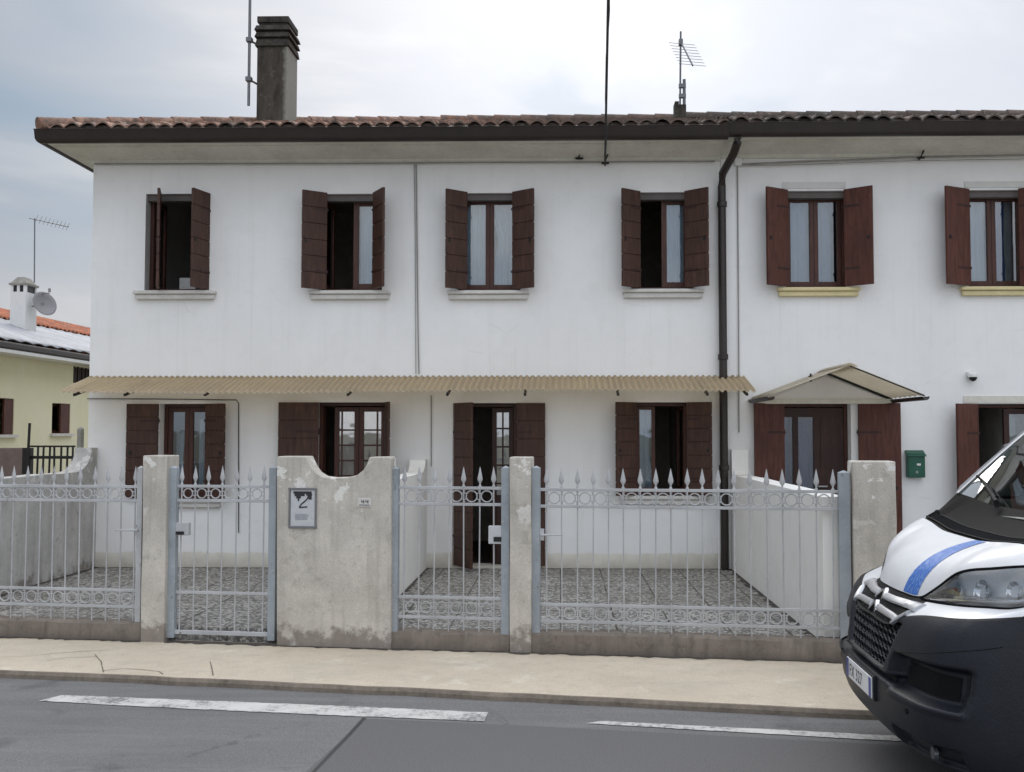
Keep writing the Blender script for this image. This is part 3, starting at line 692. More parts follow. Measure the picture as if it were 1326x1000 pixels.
# ---- gabled canopy over the right house's door
def gable():
    ap, el, er = at(1077, 485, 0), at(973, 517, 0), at(1155, 517.5, 0); out = 1.15
    xa, za, ze = (el.x+er.x)/2+.04, ap.z+.045, el.z+.012
    mb = MB(); n = 26
    for s, xe in ((-1, el.x), (1, er.x)):
        rows = []
        for k in range(5):
            t = k/4; rows.append([(xa+(xe-xa)*t, -.004-out*i/n, za+(ze-za)*t+.008*math.sin(i*1.57)) for i in range(n+1)])
        mb.grid(rows)
    o = obj('door_canopy', mb, 'gable_sheet', house_b, smooth=True, solid=.006, weld=False)
    y0, y1 = -.004, -out-.01
    for xe, mt in ((el.x, 'soffit_paint'), (er.x, 'dark_iron')):
        for y in (y0-.012, y1):
            if xe == el.x and y == y1: continue
            t_ = .036 if y != y1 else .020
            obj('canopy_bar', MB().hexa([(xa-.0, y-.010, za-t_), (xe, y-.010, ze-t_), (xe, y+.010, ze-t_), (xa, y+.010, za-t_), (xa, y-.010, za-.006), (xe, y-.010, ze-.006), (xe, y+.010, ze-.006), (xa, y+.010, za-.006)]), mt, o)
    for xe in (el.x, er.x):
        gq = MB()
        prof = [(math.cos(R(180+18*k))*.045, math.sin(R(180+18*k))*.045) for k in range(11)]+[(math.cos(R(360-18*k))*.038, math.sin(R(360-18*k))*.038) for k in range(11)]
        gq.grid([[(xe+a_, y, ze-.02+b_) for a_, b_ in prof] for y in (y0, y1-.04)], True)
        obj('canopy_gutter', gq, 'gutter_brown', o, smooth=True)
    obj('ridge_cap', MB().grid([[(xa-.09, y, za-.012), (xa, y, za+.028), (xa+.09, y, za-.012)] for y in (y0, -.6, y1)]), 'gable_sheet', o, solid=.006)
    zb_ = za-.3/(xa-el.x)*(za-ze)
    obj('ridge_bolt', MB().tube([(xa-.3, -.5, zb_-.05), (xa-.3, -.5, zb_+.05)], .012, 6).lathe((xa-.3, -.5, zb_+.01), [(0, 0), (.03, 0), (.03, .012), (0, .014)], 8), 'dark_iron', o)
    obj('gable_board', MB().prism([(el.x+.20, -.03, ze-.01), (er.x-.10, -.03, ze-.01), (xa, -.03, za-.07)], (0, .026, 0)), 'house_paint_right', house_b)
    obj('gable_beam', MB().box(el.x+.05, er.x-.02, -.07, -.001, ze-.075, ze-.012), 'soffit_paint', house_b, bevel=.006)
gable()
# ---- fittings on the right house
p = at(1183.5, 601, 0)
mbx = thing('mailbox', 'small dark green metal mailbox on the white wall beside the van', 'mailbox', (p.x, 0, p.z-.17))
obj('body', MB().box(p.x-.11, p.x+.11, -.10, -.002, p.z-.17, p.z+.15), 'mail_green', mbx, bevel=.012)
obj('flap', MB().hexa([(p.x-.118,-.125,p.z+.10), (p.x+.118,-.125,p.z+.10), (p.x+.118,-.002,p.z+.152), (p.x-.118,-.002,p.z+.152), (p.x-.118,-.125,p.z+.112), (p.x+.118,-.125,p.z+.112), (p.x+.118,-.002,p.z+.178), (p.x-.118,-.002,p.z+.178)]), 'mail_green', mbx, bevel=.004)
obj('name_plate', MB().box(p.x+.0, p.x+.05, -.105, -.1005, p.z-.015, p.z+.01), 'white_plastic', mbx)
obj('lock', MB().ring((p.x, -.104, p.z-.10), Vector((1,0,0)), Vector((0,0,1)), .012, .004), 'steel_grey', mbx)
p = at(1256, 488, 0)
cm = thing('security_camera', 'small white dome security camera above the doorway behind the van', 'camera', (p.x, 0, p.z))
obj('base', MB().box(p.x-.05, p.x+.055, -.06, -.001, p.z-.005, p.z+.065), 'white_plastic', cm, bevel=.015)
obj('dome', MB().lathe((p.x+.005, -.085, p.z-.01), [(.001, -.055), (.03, -.045), (.048, -.02), (.052, .012), (.05, .02), (.001, .021)], 16), 'black_plastic', cm, smooth=True)
obj('hood', MB().lathe((p.x+.005, -.085, p.z-.01), [(.054, .0), (.06, .0), (.06, .035), (.03, .055), (.001, .058)], 16), 'white_plastic', cm, smooth=True)
#SPLIT2
# ================================================================== GROUND
ZS, ZR = -.12, -.17                          # pavement and road levels
def flat(z, pts): return MB().poly([(p[0], p[1], z) for p in pts])
structure('terrain', flat(-.30, [(-900,-900), (900,-900), (900,900), (-900,900)]), 'terrain')
A_, B_ = gr(0, 824, ZS), gr(1103, 857, ZS)
uF = Vector((B_.x-A_.x, B_.y-A_.y, 0)).normalized(); wF = Vector((-uF.y, uF.x, 0))
K1, K2 = gr(0, 868.5, ZS), gr(1135, 920.5, ZS)
uK = Vector((K2.x-K1.x, K2.y-K1.y, 0)).normalized(); wK = Vector((-uK.y, uK.x, 0))
def fpt(s, off=0, z=0): return Vector((A_.x, A_.y, 0)) + uF*s + wF*off + Vector((0, 0, z))
def fpx(px, py, off=0):                       # photo pixel -> (length along the fence, height) on the fence plane
    d = ray(px, py); n = wF; o = fpt(0, off)
    p = CAM + d*((o-CAM).dot(n)/d.dot(n)); return (p-o).dot(uF), p.z
def kpt(s, off=0, z=0): return Vector((K1.x, K1.y, 0)) + uK*s + wK*off + Vector((0, 0, z))
rows = []
rnd = random.Random(4)
fr = [fpt(s, .05) for s in (-40, -.9)]; rt = fpt(40, .05)
edge = [(s, rnd.uniform(-.012, .012) + .02*math.sin(s*.7)) for s in [-40, -20, -8]+[-4+.25*i for i in range(64)]+[16, 30, 45]]
def back(s):                                  # far side of the pavement, along the fence foot
    p = kpt(s); q = fpt((p-fpt(0)).dot(uF)); return q + wF*.06
rows = [[back(s)+Vector((0,0,ZS)) for s, j in edge], [kpt(s, j, ZS) for s, j in edge], [kpt(s, j-.008, ZS-.02) for s, j in edge], [kpt(s, j-.01, ZR-.05) for s, j in edge]]
structure('pavement', MB().grid(rows), 'pavement')
structure('kerb', MB().grid([[kpt(s, j+.018, ZS+.003) for s, j in edge], [kpt(s, j-.006, ZS+.002) for s, j in edge], [kpt(s, j-.020, ZS-.02) for s, j in edge], [kpt(s, j-.022, ZR-.05) for s, j in edge]]), 'kerb_stone')
structure('road', flat(ZR, [kpt(-60, .1), kpt(60, .1), kpt(60, -14), kpt(-60, -14)]), 'asphalt')
g_ = lambda px, py, z: gr(px, py, ZR) + Vector((0, 0, z-ZR))
def sheet_px(name, z, pts, mat): return structure(name, MB().poly([g_(*p, z) for p in pts]), mat)
sheet_px('road_surface', ZR+.002, [(473, 931), (760, 944), (1340, 975), (1900, 1250), (140, 1230)], 'asphalt_patch')
sl = [(472, 930), (452, 952), (428, 977), (405, 1001), (360, 1045), (140, 1230)]
mb = MB().grid([[g_(x-2.5, y, ZR+.0035) for x, y in sl], [g_(x+2.5, y+.5, ZR+.0035) for x, y in sl]]); structure('road_strip', mb, 'tar')
def marking(top, bot, n=70):
    r_ = random.Random(int(top[0][0])); rows = [[], []]
    def along(path, t):
        x = path[0][0]+(path[-1][0]-path[0][0])*t
        for (xa, ya), (xb, yb) in zip(path, path[1:]):
            if x <= xb+1e-6: return x, ya+(yb-ya)*(x-xa)/(xb-xa)
        return path[-1]
    for k in range(n+1):
        for row, path in zip(rows, (top, bot)):
            x, y = along(path, k/n); p = g_(x, y, ZR+.0048); row.append(p+wK*r_.uniform(-.006, .006))
    structure('road_marking', MB().grid(rows), 'road_paint')
marking([(80, 901), (250, 907.5), (440, 915), (632, 923.5)], [(50, 908.5), (220, 917.5), (430, 927), (627, 935)])
marking([(778, 934.5), (980, 944.5), (1190, 955.5), (1300, 961.5)], [(758, 937.5), (980, 950.5), (1185, 962), (1300, 968)], 50)
def crack(pts, w, name='pavement_line', mat='kerb_stone'):
    P = [gr(x, y, ZS) for x, y in pts]; a = []; b_ = []
    for k, p in enumerate(P):
        t = (P[min(k+1, len(P)-1)]-P[max(k-1, 0)]).normalized(); n = Vector((-t.y, t.x, 0)); q = w*random.uniform(.5, 1.3)
        a.append(p+n*q+Vector((0,0,.004))); b_.append(p-n*q+Vector((0,0,.004)))
    structure(name, MB().grid([a, b_]), mat)
crack([(123, 848), (127, 853), (131, 857), (132, 863), (134, 870.5)], .0055); crack([(134, 869), (160, 866), (188, 868), (206, 870), (211, 873.5)], .005)
crack([(0, 851), (40, 850), (75, 846), (105, 844), (142, 842)], .0035); crack([(272, 857), (274, 864), (276, 875)], .004); crack([(60, 856), (90, 852), (124, 851)], .003)
# forecourt of washed pebble slabs
fl = [(XL-.0, -.001), (XR, -.001), fpt(40, .08), fpt(-.2, .08)]
fl[3] = fpt(-1.2, .08); pts = [Vector((p[0], p[1], 0)) for p in fl]; pts[0] = Vector((-7.2, -.001, 0)); pts[2] = fpt(15, .08)
structure('courtyard_floor', MB().prism([p+Vector((0,0,-.14)) for p in pts], (0, 0, .14)), 'pebble_paving')
# ================================================================== GARDEN WALLS, PILLARS, FENCE
def side_wall(x0, x1, ztop, zpier, py_len, mat, label, yend, curve=.5):
    prof = [(0-.002, -.14), (-.002, zpier), (-py_len, zpier)]
    for k in range(1, 9):
        a = k/8*math.pi/2; prof.append((-py_len-curve*(1-math.cos(a)), zpier-(zpier-ztop)*math.sin(a)))
    for k in range(1, 8): prof.append((-py_len-curve+(yend+py_len+curve)*k/8, ztop+random.uniform(-.006, .006)))
    prof += [(yend, ztop), (yend, -.14)]
    tag(obj('garden_wall', MB().prism([(x0, y, z) for y, z in prof], (x1-x0, 0, 0)), mat, bevel=.012), label, 'wall', 'garden walls dividing the forecourts')
def fy(x): return A_.y + (x-A_.x)*uF.y/uF.x + .10
xw = X0(124, 700); side_wall(xw-.22, xw, 1.255, 1.55, .16, 'concrete_wall', 'grey stained garden wall below the yellow bungalow, swept up to the house corner', fy(xw-.1), .42)
xw = X0(552.5, 735); side_wall(xw-.2, xw, 1.25, 1.40, .18, 'wall_paint', 'white garden wall between the two forecourts, ending at the notched pier', fy(xw-.1), .25)
xw = X0(947, 734); side_wall(xw, xw+.21, 1.215, 1.53, .10, 'wall_paint', 'white garden wall from the downpipe foot forward to the broad pillar by the van', fy(xw+.1), .02)
def pillar(px0, px1, pyt, depth, label, off=-.05, mat='concrete'):
    s0, z = fpx(px0, pyt, off); s1, _ = fpx(px1, pyt, off)
    mb = MB(); n = 7; dx = (s1-s0)
    rows = []
    for k in range(n+1):
        zz = ZS-.03+(z-ZS+.03)*k/n; j = lambda: random.uniform(-.004, .004)
        rows.append([fpt(s0+j(), off+j(), zz), fpt(s1+j(), off+j(), zz), fpt(s1+j(), off+depth, zz), fpt(s0+j(), off+depth, zz)])
    mb.grid(rows, True); mb.poly(rows[-1])
    tag(obj('gate_pillar', mb, mat, bevel=.010), label, 'pillar', 'concrete pillars of the front fence'); return s0, s1, z
P1 = pillar(185.5, 216, 590, .24, 'weathered concrete gate pillar with a broken white patch, between long railing and narrow gate')
P2 = pillar(660, 687.5, 592, .20, 'slim concrete gate pillar in front of the open front door')
P3 = pillar(1104, 1160, 597.5, .26, 'broad concrete gate pillar beside the front of the van')
P0 = pillar(-110, -75, 590, .24, 'concrete gate pillar at the far end of the railing below the yellow bungalow')
# pier with a swept notch
o_ = -.05; prof = [(358, 836), (358, 594), (360, 591), (397, 591), (400.5, 599), (404, 606), (409, 612.5), (417, 617.5), (430, 619), (448, 618.5), (462, 615.5), (470, 609), (475, 601), (478, 592), (504, 591.5), (506, 594), (506, 840)]
P = []
for x, y in prof:
    s_, z = fpx(x, y, o_); P.append(fpt(s_, o_, max(z, ZS-.03) if y < 800 else ZS-.03))
pier = thing('gate_pier', 'wide weathered concrete pier with a notched top between the two narrow gates', 'pier', tuple(P[0].lerp(P[-1], .5)))
obj('pier_wall', MB().prism(P, wF*.17), 'concrete', pier, bevel=.012)
def on_pier(px, py, e): s_, z = fpx(px, py, o_-e); return fpt(s_, o_-e, z)
def pier_box(x0, y0, x1, y1, e0, e1, mb):
    (sa, za), (sb, zb) = fpx(x0, y1, o_), fpx(x1, y0, o_); mb.obox(Vector((A_.x, A_.y, 0)), uF, wF, sa, sb, o_-e1, o_-e0, za, zb); return mb
lb = thing('letterbox', 'silver wall letterbox with a dark frame and printed sticker set in the notched pier', 'letterbox', tuple(on_pier(392, 682, .0)))
obj('frame', joined([pier_box(374, 632, 410.5, 634.5, .002, .016, MB()), pier_box(374, 681.5, 410.5, 684, .002, .016, MB()), pier_box(374, 634.5, 376.5, 681.5, .002, .016, MB()), pier_box(408, 634.5, 410.5, 681.5, .002, .016, MB())]), 'frame_iron', lb, bevel=.002)
obj('panel', pier_box(376.5, 634.5, 408, 681.5, .002, .007, MB()), 'plate_metal', lb)
ink = MB()
rnd = random.Random(11)
for x0, y0, x1, y1 in ((380.5, 636.5, 404, 639.5), (382, 639.5, 395, 642.5), (384, 642.5, 390, 645.5), (397, 639.5, 404.5, 642), (400, 642, 404, 647), (386, 645.5, 388, 649)): pier_box(x0, y0, x1, y1, .008, .0095, ink)
def stroke(pts, w, mb, e=.0098):
    for (x0, y0), (x1, y1) in zip(pts, pts[1:]):
        a = on_pier(x0, y0, e); b = on_pier(x1, y1, e); t = (b-a).normalized(); n = t.cross(wF)*w
        mb.quad(a+n, b+n, b-n, a-n)
stroke([(400, 641), (398, 646), (394, 650), (390, 653), (387.5, 657.5), (392, 657), (398, 656.5)], .006, ink)
obj('printed_figure', ink, 'ink_dark', lb)
tx = MB()
for r in range(4):
    x = 382.5
    while x < 398:
        w = rnd.uniform(.8, 2.2); pier_box(x, 665.5+r*2, x+w, 667+r*2, .008, .0092, tx); x += w+.5
obj('printed_text', tx, 'ink_grey', lb)
pq = thing('house_number_plaque', 'tiny white house number plaque on the notched pier', 'plaque', tuple(on_pier(471, 656, .0)))
obj('plate', pier_box(463, 645, 481, 656, .001, .008, MB()), 'marble', pq, bevel=.002)
ink = MB(); stroke([(468.5, 647.5), (468, 650), (471.5, 650)], .0035, ink, .0095); stroke([(471, 647.5), (471, 652)], .0035, ink, .0095); stroke([(474, 647.5), (473.5, 650), (477, 650)], .0035, ink, .0095); stroke([(476.5, 647.5), (476.5, 652)], .0035, ink, .0095)
stroke([(465, 654), (479, 654.3)], .003, ink, .0095)
obj('numerals', ink, 'ink_dark', pq)
# plinths under the wide panels
def plinth(px0, px1, zt_, label):
    s0 = fpx(px0, 820)[0]; s1 = fpx(px1, 840)[0]; n = max(6, int((s1-s0)/.12)); r_ = random.Random(int(px0)+9)
    rows = []
    for k in range(n+1):
        s_ = s0+(s1-s0)*k/n; j = lambda a: r_.uniform(-a, a)
        rows.append([fpt(s_, -.03+j(.008), ZS-.02), fpt(s_, -.025+j(.008), (ZS+zt_)/2), fpt(s_, -.015+j(.008), zt_-.02+j(.004)), fpt(s_, .01+j(.006), zt_+j(.006)), fpt(s_, .12, zt_+j(.005)), fpt(s_, .125, -.1)])
    tag(obj('plinth', MB().grid(rows), 'plinth_stone', smooth=True), label, 'plinth', 'low stone plinths under the fence')
plinth(-75, 185, .045, 'low dark stone plinth under the railing beside the stained garden wall'); plinth(506, 660, .035, 'short stone plinth between the notched pier and the slim pillar'); plinth(688, 1104, .055, 'long stone plinth under the railing that ends at the van')
def contact_strip(a, b, w, seed):  # dark strip along a wall foot: contact shade laid in with dirt colour
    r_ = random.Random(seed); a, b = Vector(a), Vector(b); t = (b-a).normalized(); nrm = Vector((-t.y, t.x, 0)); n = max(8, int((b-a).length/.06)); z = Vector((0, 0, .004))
    structure('dirt_shade', MB().grid([[a.lerp(b, k/n)+z for k in range(n+1)], [a.lerp(b, k/n)+nrm*w*(.25+r_.random()**2)+z for k in range(n+1)]]), 'dirt_shade')
xq = X0(124, 700); contact_strip((xq, fy(xq), 0), (xq, 0, 0), -.07, 1)
xq = X0(552.5, 735); contact_strip((xq, fy(xq), 0), (xq, 0, 0), -.045, 2); xq = X0(947, 734); contact_strip((xq, fy(xq), 0), (xq, 0, 0), .07, 3)
contact_strip((X0(124, 700), 0, 0), (X0(360, 735), 0, 0), -.035, 4); contact_strip((X0(706, 735), 0, 0), (X0(947, 735), 0, 0), -.04, 5); contact_strip((X0(552, 735), 0, 0), (X0(586, 735), 0, 0), -.03, 6)
# ---- railings
GO = .03                                     # railing plane behind the pillar faces
PROTO = {}
def part_copy(key, mk, mat, parent, name, off, smooth=True):
    if key in PROTO:
        o = PROTO[key].copy(); C.objects.link(o); o.parent = parent
    else:
        o = obj(name, mk(), mat, parent, smooth=smooth, loc=(0,0,0)); PROTO[key] = o
    o.location = off; return o
V0 = Vector((0, 0, 0))
def bar_mb(h): return lambda: MB().tube([V0, Vector((0, 0, h))], .0066, 6)
def finial_mb():
    mb = MB(); rows = []
    for r, z in ((.006, 0), (.013, .004), (.013, .018), (.007, .024), (.008, .04), (.021, .062), (.0235, .075), (.017, .105), (.008, .15), (.001, .182)):
        rows.append([uF*math.cos(a)*r + wF*math.sin(a)*r*.55 + Vector((0,0,z)) for a in [2*math.pi*k/10 for k in range(10)]])
    return mb.grid(rows, True)
def ring_mb(h, sp):
    def f():
        mb = MB(); Z = Vector((0,0,1)); r = min(h*.40, sp*.36)
        mb.ring(V0, uF, Z, r, .0062, 18, 5)
        for sx in (-1, 1):
            for sz in (-1, 1):
                c_ = uF*sx*(sp/2-.016) + Z*sz*(h/2-.022); pts = [c_ + (uF*math.cos(a)*sx + Z*math.sin(a)*sz)*.0145 for a in [-2.6+.42*k for k in range(10)]]
                mb.tube(pts, .0042, 5)
        return mb
    return f
def railing(label, px0, px1, tops, lows, n, posts, mat='steel_grey', lead=.5, rings_low=True):
    xm = (px0+px1)/2
    s0, s1 = fpx(px0, 640, GO)[0], fpx(px1, 640, GO)[0]
    z1, z2 = (fpx(xm, y, GO)[1] for y in tops); zl = [fpx(xm, y, GO)[1] for y in lows]
    g = thing('railing_gate', label, 'gate', tuple(fpt((s0+s1)/2, GO, zl[-1])), 'spear-topped steel railings of the front fence')
    ox = Vector((A_.x, A_.y, 0))
    for z in (z1, z2, *zl[:-1]): obj('rail', MB().obox(ox, uF, wF, s0, s1, GO-.008, GO+.008, z-.013, z+.013), mat, g, bevel=.003)
    obj('rail', MB().obox(ox, uF, wF, s0, s1, GO-.015, GO+.015, zl[-1]-.018, zl[-1]+.018), mat, g, bevel=.003)
    for (x0, x1, yt, m_, dep) in posts:
        sa, sb = fpx(x0, 640, GO-dep)[0], fpx(x1, 640, GO-dep)[0]; zt_ = fpx((x0+x1)/2, yt, GO)[1]
        pb = MB().obox(ox, uF, wF, sa, sb, GO-dep, GO+.03, zl[-1]-.05, zt_-.02)
        c_ = (sa+sb)/2; q = [fpt(sa, GO-dep, zt_-.02), fpt(sb, GO-dep, zt_-.02), fpt(sb, GO+.03, zt_-.02), fpt(sa, GO+.03, zt_-.02)]; t_ = fpt(c_, GO-dep/2+.015, zt_)
        for i in range(4): pb.poly([q[i], q[(i+1) % 4], t_])
        obj('post', pb, m_, g, bevel=.003)
    sp = (s1-s0)/n; base = wloc(g)
    key = (round(sp, 3), round(z1, 2))
    for k in range(n):
        s_ = s0+sp*(k+lead)
        if lead == 0 and k == 0: continue
        h = z1-zl[-1]+.01
        b = part_copy(('bar', key), bar_mb(h), mat, g, 'bar', fpt(s_, GO, zl[-1])-base)
        b.rotation_euler = (random.uniform(-.005, .005), random.uniform(-.006, .006), 0)
        part_copy(('fin', 0), finial_mb, mat, b, 'finial', Vector((0, 0, h-.004)))
    for k in range(n+(0 if lead == 0 else -1)):
        s_ = s0+sp*(k+lead+.5)
        part_copy(('ring', key), ring_mb(z1-z2-.02, sp), mat, g, 'ring', fpt(s_, GO, (z1+z2)/2)-base)
        if rings_low and len(zl) > 2: part_copy(('ringlow', key), ring_mb(zl[0]-zl[1]-.02, sp), mat, g, 'ring', fpt(s_, GO, (zl[0]+zl[1])/2)-base)
    return g
def g_box(g, name, x0, y0, x1, y1, e0, e1, mat, bevel=.004):
    (sa, za), (sb, zb) = fpx(x0, y1, GO), fpx(x1, y0, GO)
    return obj(name, MB().obox(Vector((A_.x, A_.y, 0)), uF, wF, sa, sb, GO-e1, GO-e0, za, zb), mat, g, bevel=bevel)
def lever(g, x0, y0, x1, y1):
    s0, z = fpx(x0, y0, GO); s1, zz = fpx(x1, y1, GO); e = -.05
    mb = MB().tube([fpt(s0, GO+.0, z), fpt(s0, GO+e, z), fpt(s0+(s1-s0)*.15, GO+e-.01, z), fpt(s1, GO+e-.01, zz)], [.011, .011, .010, .006], 8)
    mb.obox(Vector((A_.x, A_.y, 0)), uF, wF, s0-.02, s0+.02, GO-.022, GO-.012, z-.05, z+.05)
    obj('handle', mb, 'steel_grey', g, smooth=True)
gA = railing('long steel railing in front of the stained garden wall, with a thin lever handle', -76, 184, (629.5, 647.5), (762, 783, 806), 15, [(177, 184, 603, 'steel_grey', .02)])
lever(gA, 180, 686, 154, 686)
gB = railing('narrow blue-grey railing gate between the patched pillar and the notched pier', 226, 351, (630, 648.5), (768, 820), 7, [(217.5, 228, 603, 'steel_blue', .03), (348, 357.5, 603, 'steel_blue', .03)], rings_low=False)
g_box(gB, 'lock', 228, 677, 246, 693, -.022, .022, 'steel_grey'); g_box(gB, 'bolt', 230, 688, 240, 692, .023, .035, 'dark_iron', .002)
gC = railing('narrow blue-grey railing gate between the notched pier and the slim pillar', 514, 650, (632, 653), (774, 800, 822), 7, [(506.5, 515.5, 604, 'steel_blue', .03), (649, 659.5, 603, 'steel_blue', .03)])
g_box(gC, 'lock', 633, 681, 651, 704, -.022, .022, 'plate_metal'); g_box(gC, 'bolt', 640, 695, 650, 701, .023, .035, 'dark_iron', .002)
gD = railing('long railing between the slim pillar and the broad pillar by the van', 698, 1088, (635.5, 657.5), (787, 809, 830), 19, [(688.5, 699, 603, 'steel_blue', .03), (1086, 1101, 609, 'steel_blue', .03)])
lever(gD, 702, 692, 728, 692)
# dirt collected along the foot of the fence
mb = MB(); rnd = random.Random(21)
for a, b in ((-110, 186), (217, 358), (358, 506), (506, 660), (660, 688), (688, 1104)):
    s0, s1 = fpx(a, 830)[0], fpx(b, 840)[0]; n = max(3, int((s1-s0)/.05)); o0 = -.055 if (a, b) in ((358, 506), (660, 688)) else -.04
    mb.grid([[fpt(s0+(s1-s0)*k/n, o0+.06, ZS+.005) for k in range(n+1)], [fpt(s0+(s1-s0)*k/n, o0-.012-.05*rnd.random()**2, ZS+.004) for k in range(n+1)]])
structure('dirt_shade', mb, 'dirt_shade')
# ================================================================== NEIGHBOUR
NX = -11.0
nb = thing('neighbour_house', 'pale yellow bungalow with a grey and orange roof beyond the stained garden wall', 'house', (NX, 6, -.3))
ny = lambda px, x=NX: 13*0 + CAM.y + (-x)*1300/(726-px)
w1, w2 = (ny(-14), ny(10.5)), (ny(61), ny(85))
mb = MB(); hs_ = [(w1[0], w1[1], 1.70, 2.42), (w2[0], w2[1], 1.72, 2.38), (ny(88), ny(125), 2.86, 3.24)]
ys = sorted({0, 24, *[h[0] for h in hs_], *[h[1] for h in hs_]}); zs = sorted({-.3, 3.45, *[h[2] for h in hs_], *[h[3] for h in hs_]})
for i in range(len(ys)-1):
    for k in range(len(zs)-1):
        yc, zc = (ys[i]+ys[i+1])/2, (zs[k]+zs[k+1])/2
        if any(h[0] < yc < h[1] and h[2] < zc < h[3] for h in hs_): continue
        mb.quad((NX, ys[i], zs[k]), (NX, ys[i+1], zs[k]), (NX, ys[i+1], zs[k+1]), (NX, ys[i], zs[k+1]))
for a, b, c, d in hs_:
    for p, q in (((a,c),(b,c)), ((b,c),(b,d)), ((b,d),(a,d)), ((a,d),(a,c))): mb.quad((NX, *p), (NX, *q), (NX-.28, *q), (NX-.28, *p))
mb.box(NX-8, NX-.3, 0, 24, -.3, 3.44)
obj('wall', mb, 'neighbour_paint', nb)
for k, (a, b, c, d) in enumerate(hs_):
    mb = MB()
    if k < 2:
        mb.box(NX-.20, NX-.14, a, a+.07, c, d); mb.box(NX-.20, NX-.14, b-.07, b, c, d); mb.box(NX-.199, NX-.141, a+.07, b-.07, d-.07, d); mb.box(NX-.199, NX-.141, a+.07, b-.07, c, c+.07)
        w = obj('window', mb, 'frame_brown', nb); obj('pane', MB().box(NX-.18, NX-.17, a+.06, b-.06, c+.06, d-.06), 'pane_glass', w)
        obj('shutter', MB().box(NX-.05, NX-.01, (a+b)/2, b-.01, c+.01, d-.01), 'shutter_red', w); obj('sill', MB().box(NX-.14, NX+.07, a-.08, b+.08, c-.06, c-.001), 'marble', w)
    else:
        w = obj('window', MB().box(NX-.27, NX-.2, a, b, c, d), 'door_dark', nb); gb = MB()
        for q in range(7): gb.box(NX-.06, NX-.03, a+.1+q*(b-a-.2)/6, a+.13+q*(b-a-.2)/6, c, d)
        obj('bars', gb, 'dark_iron', w)
ex, ez, sl_ = -10.5, 3.49, .344
rp = lambda x: ez+(ex-x)*sl_
def slope_sheet(xa, xb, mat, name, wave, per, parent, lift=0):
    n = int(24/per*6); rows = []
    for k in range(9):
        x = xa+(xb-xa)*k/8; rows.append([(x, 1+22.5*i/n, rp(x)+lift+wave*abs(math.sin(math.pi*(22.5*i/n)/per))) for i in range(n+1)])
    return obj(name, MB().grid(rows), mat, parent, smooth=True, solid=.02, weld=False)
nr = slope_sheet(-13.0, -14.5, 'neighbour_tile', 'roof', .06, .22, nb, .03)
slope_sheet(-10.52, -13.02, 'roof_sheet', 'roof_sheet', .035, .48, nr)
obj('roof_back', MB().quad((-14.5, 1, rp(-14.5)), (-14.5, 23.5, rp(-14.5)), (-19.5, 23.5, 3.4), (-19.5, 1, 3.4)).poly([(-10.6, 1.02, 3.42), (-14.5, 1.02, rp(-14.5)-.02), (-19.4, 1.02, 3.40)]), 'neighbour_tile', nr)
obj('gutter', MB().box(-10.60, -10.48, 1, 23.5, 3.33, 3.47), 'gutter_brown', nb, bevel=.03)
obj('eave', MB().box(-10.99, -10.50, 1, 23.5, 3.26, 3.325), 'white_plastic', nb)
Zc = 22.3; q = lambda px, py, Z=Zc: at(px, py, CAM.y+Z)
a, b = q(13, 400), q(33, 400); yb = CAM.y+Zc; zt = lambda py: q(30, py).z
mb = MB().box(a.x, b.x, yb, yb+.48, 3.5, zt(378)).box(a.x+.03, b.x-.03, yb+.03, yb+.45, zt(378)-.01, zt(369))
for x0_, x1_, y0_, y1_ in ((a.x, a.x+.06, yb, yb+.06), (b.x-.06, b.x, yb, yb+.06), (b.x-.06, b.x, yb+.42, yb+.48), (a.x, a.x+.06, yb+.42, yb+.48), ((a.x+b.x)/2-.03, (a.x+b.x)/2+.03, yb, yb+.06)): mb.box(x0_, x1_, y0_, y1_, zt(378), zt(369))
ch = obj('chimney', mb, 'white_plastic', nr)
obj('flue_openings', MB().box(a.x+.025, b.x-.025, yb+.025, yb+.455, zt(377.5), zt(369.5)), 'black_plastic', nb)
mb = MB(); p = lambda g, z: [(a.x-g, yb-g, z), (b.x+g, yb-g, z), (b.x+g, yb+.48+g, z), (a.x-g, yb+.48+g, z)]
mb.hexa(p(.03, zt(369))+p(.03, zt(366.5))); mb.hexa(p(.0, zt(366.4))+p(-.1, zt(358)))
obj('chimney_cap', mb, 'chimney_pale', nb)
dc = q(57, 394, 22.6); nrm = Vector((.75, -.55, .38)).normalized(); u = nrm.cross(Vector((0,0,1))).normalized(); w_ = u.cross(nrm)*-1
ds = thing('satellite_dish', 'small grey satellite dish behind the white chimney of the yellow bungalow', 'satellite dish', tuple(dc))
rows = [[dc + (u*math.cos(t)*r_*.9 + w_*math.sin(t)*r_)*.30 + nrm*(.09*r_*r_-.05) for t in [2*math.pi*k/24 for k in range(24)]] for r_ in (.02, .3, .55, .8, 1)]
obj('reflector', MB().grid(rows, True), 'dish_grey', ds, smooth=True, solid=.01)
obj('feed_arm', MB().tube([dc-w_*.28, dc+nrm*.32-w_*.12], .012, 6).lathe(dc+nrm*.32-w_*.15, [(0, 0), (.03, 0), (.03, .08), (0, .08)], 8).tube([dc-nrm*.05, Vector((b.x, dc.y, dc.z-.05))], .02, 6), 'dish_grey', ds)
p0, p1 = q(44.5, 366, 22.5), q(45, 283, 22.5)
an = thing('television_antenna', 'thin television antenna with a level boom above the yellow bungalow', 'antenna', tuple(p0))
obj('pole', MB().tube([p0, p1], .014, 6), 'antenna_metal', an, smooth=True)
p2 = q(89, 294, 24.2); mb = MB().tube([p1+Vector((-.1, -.03, 0)), p2], .012, 6)
for k in range(9):
    c_ = p1.lerp(p2, .05+.115*k); mb.tube([c_+Vector((.1, -.12, .06)), c_+Vector((-.1, .12, -.06))], .004, 5)
obj('aerial', mb, 'antenna_metal', an)
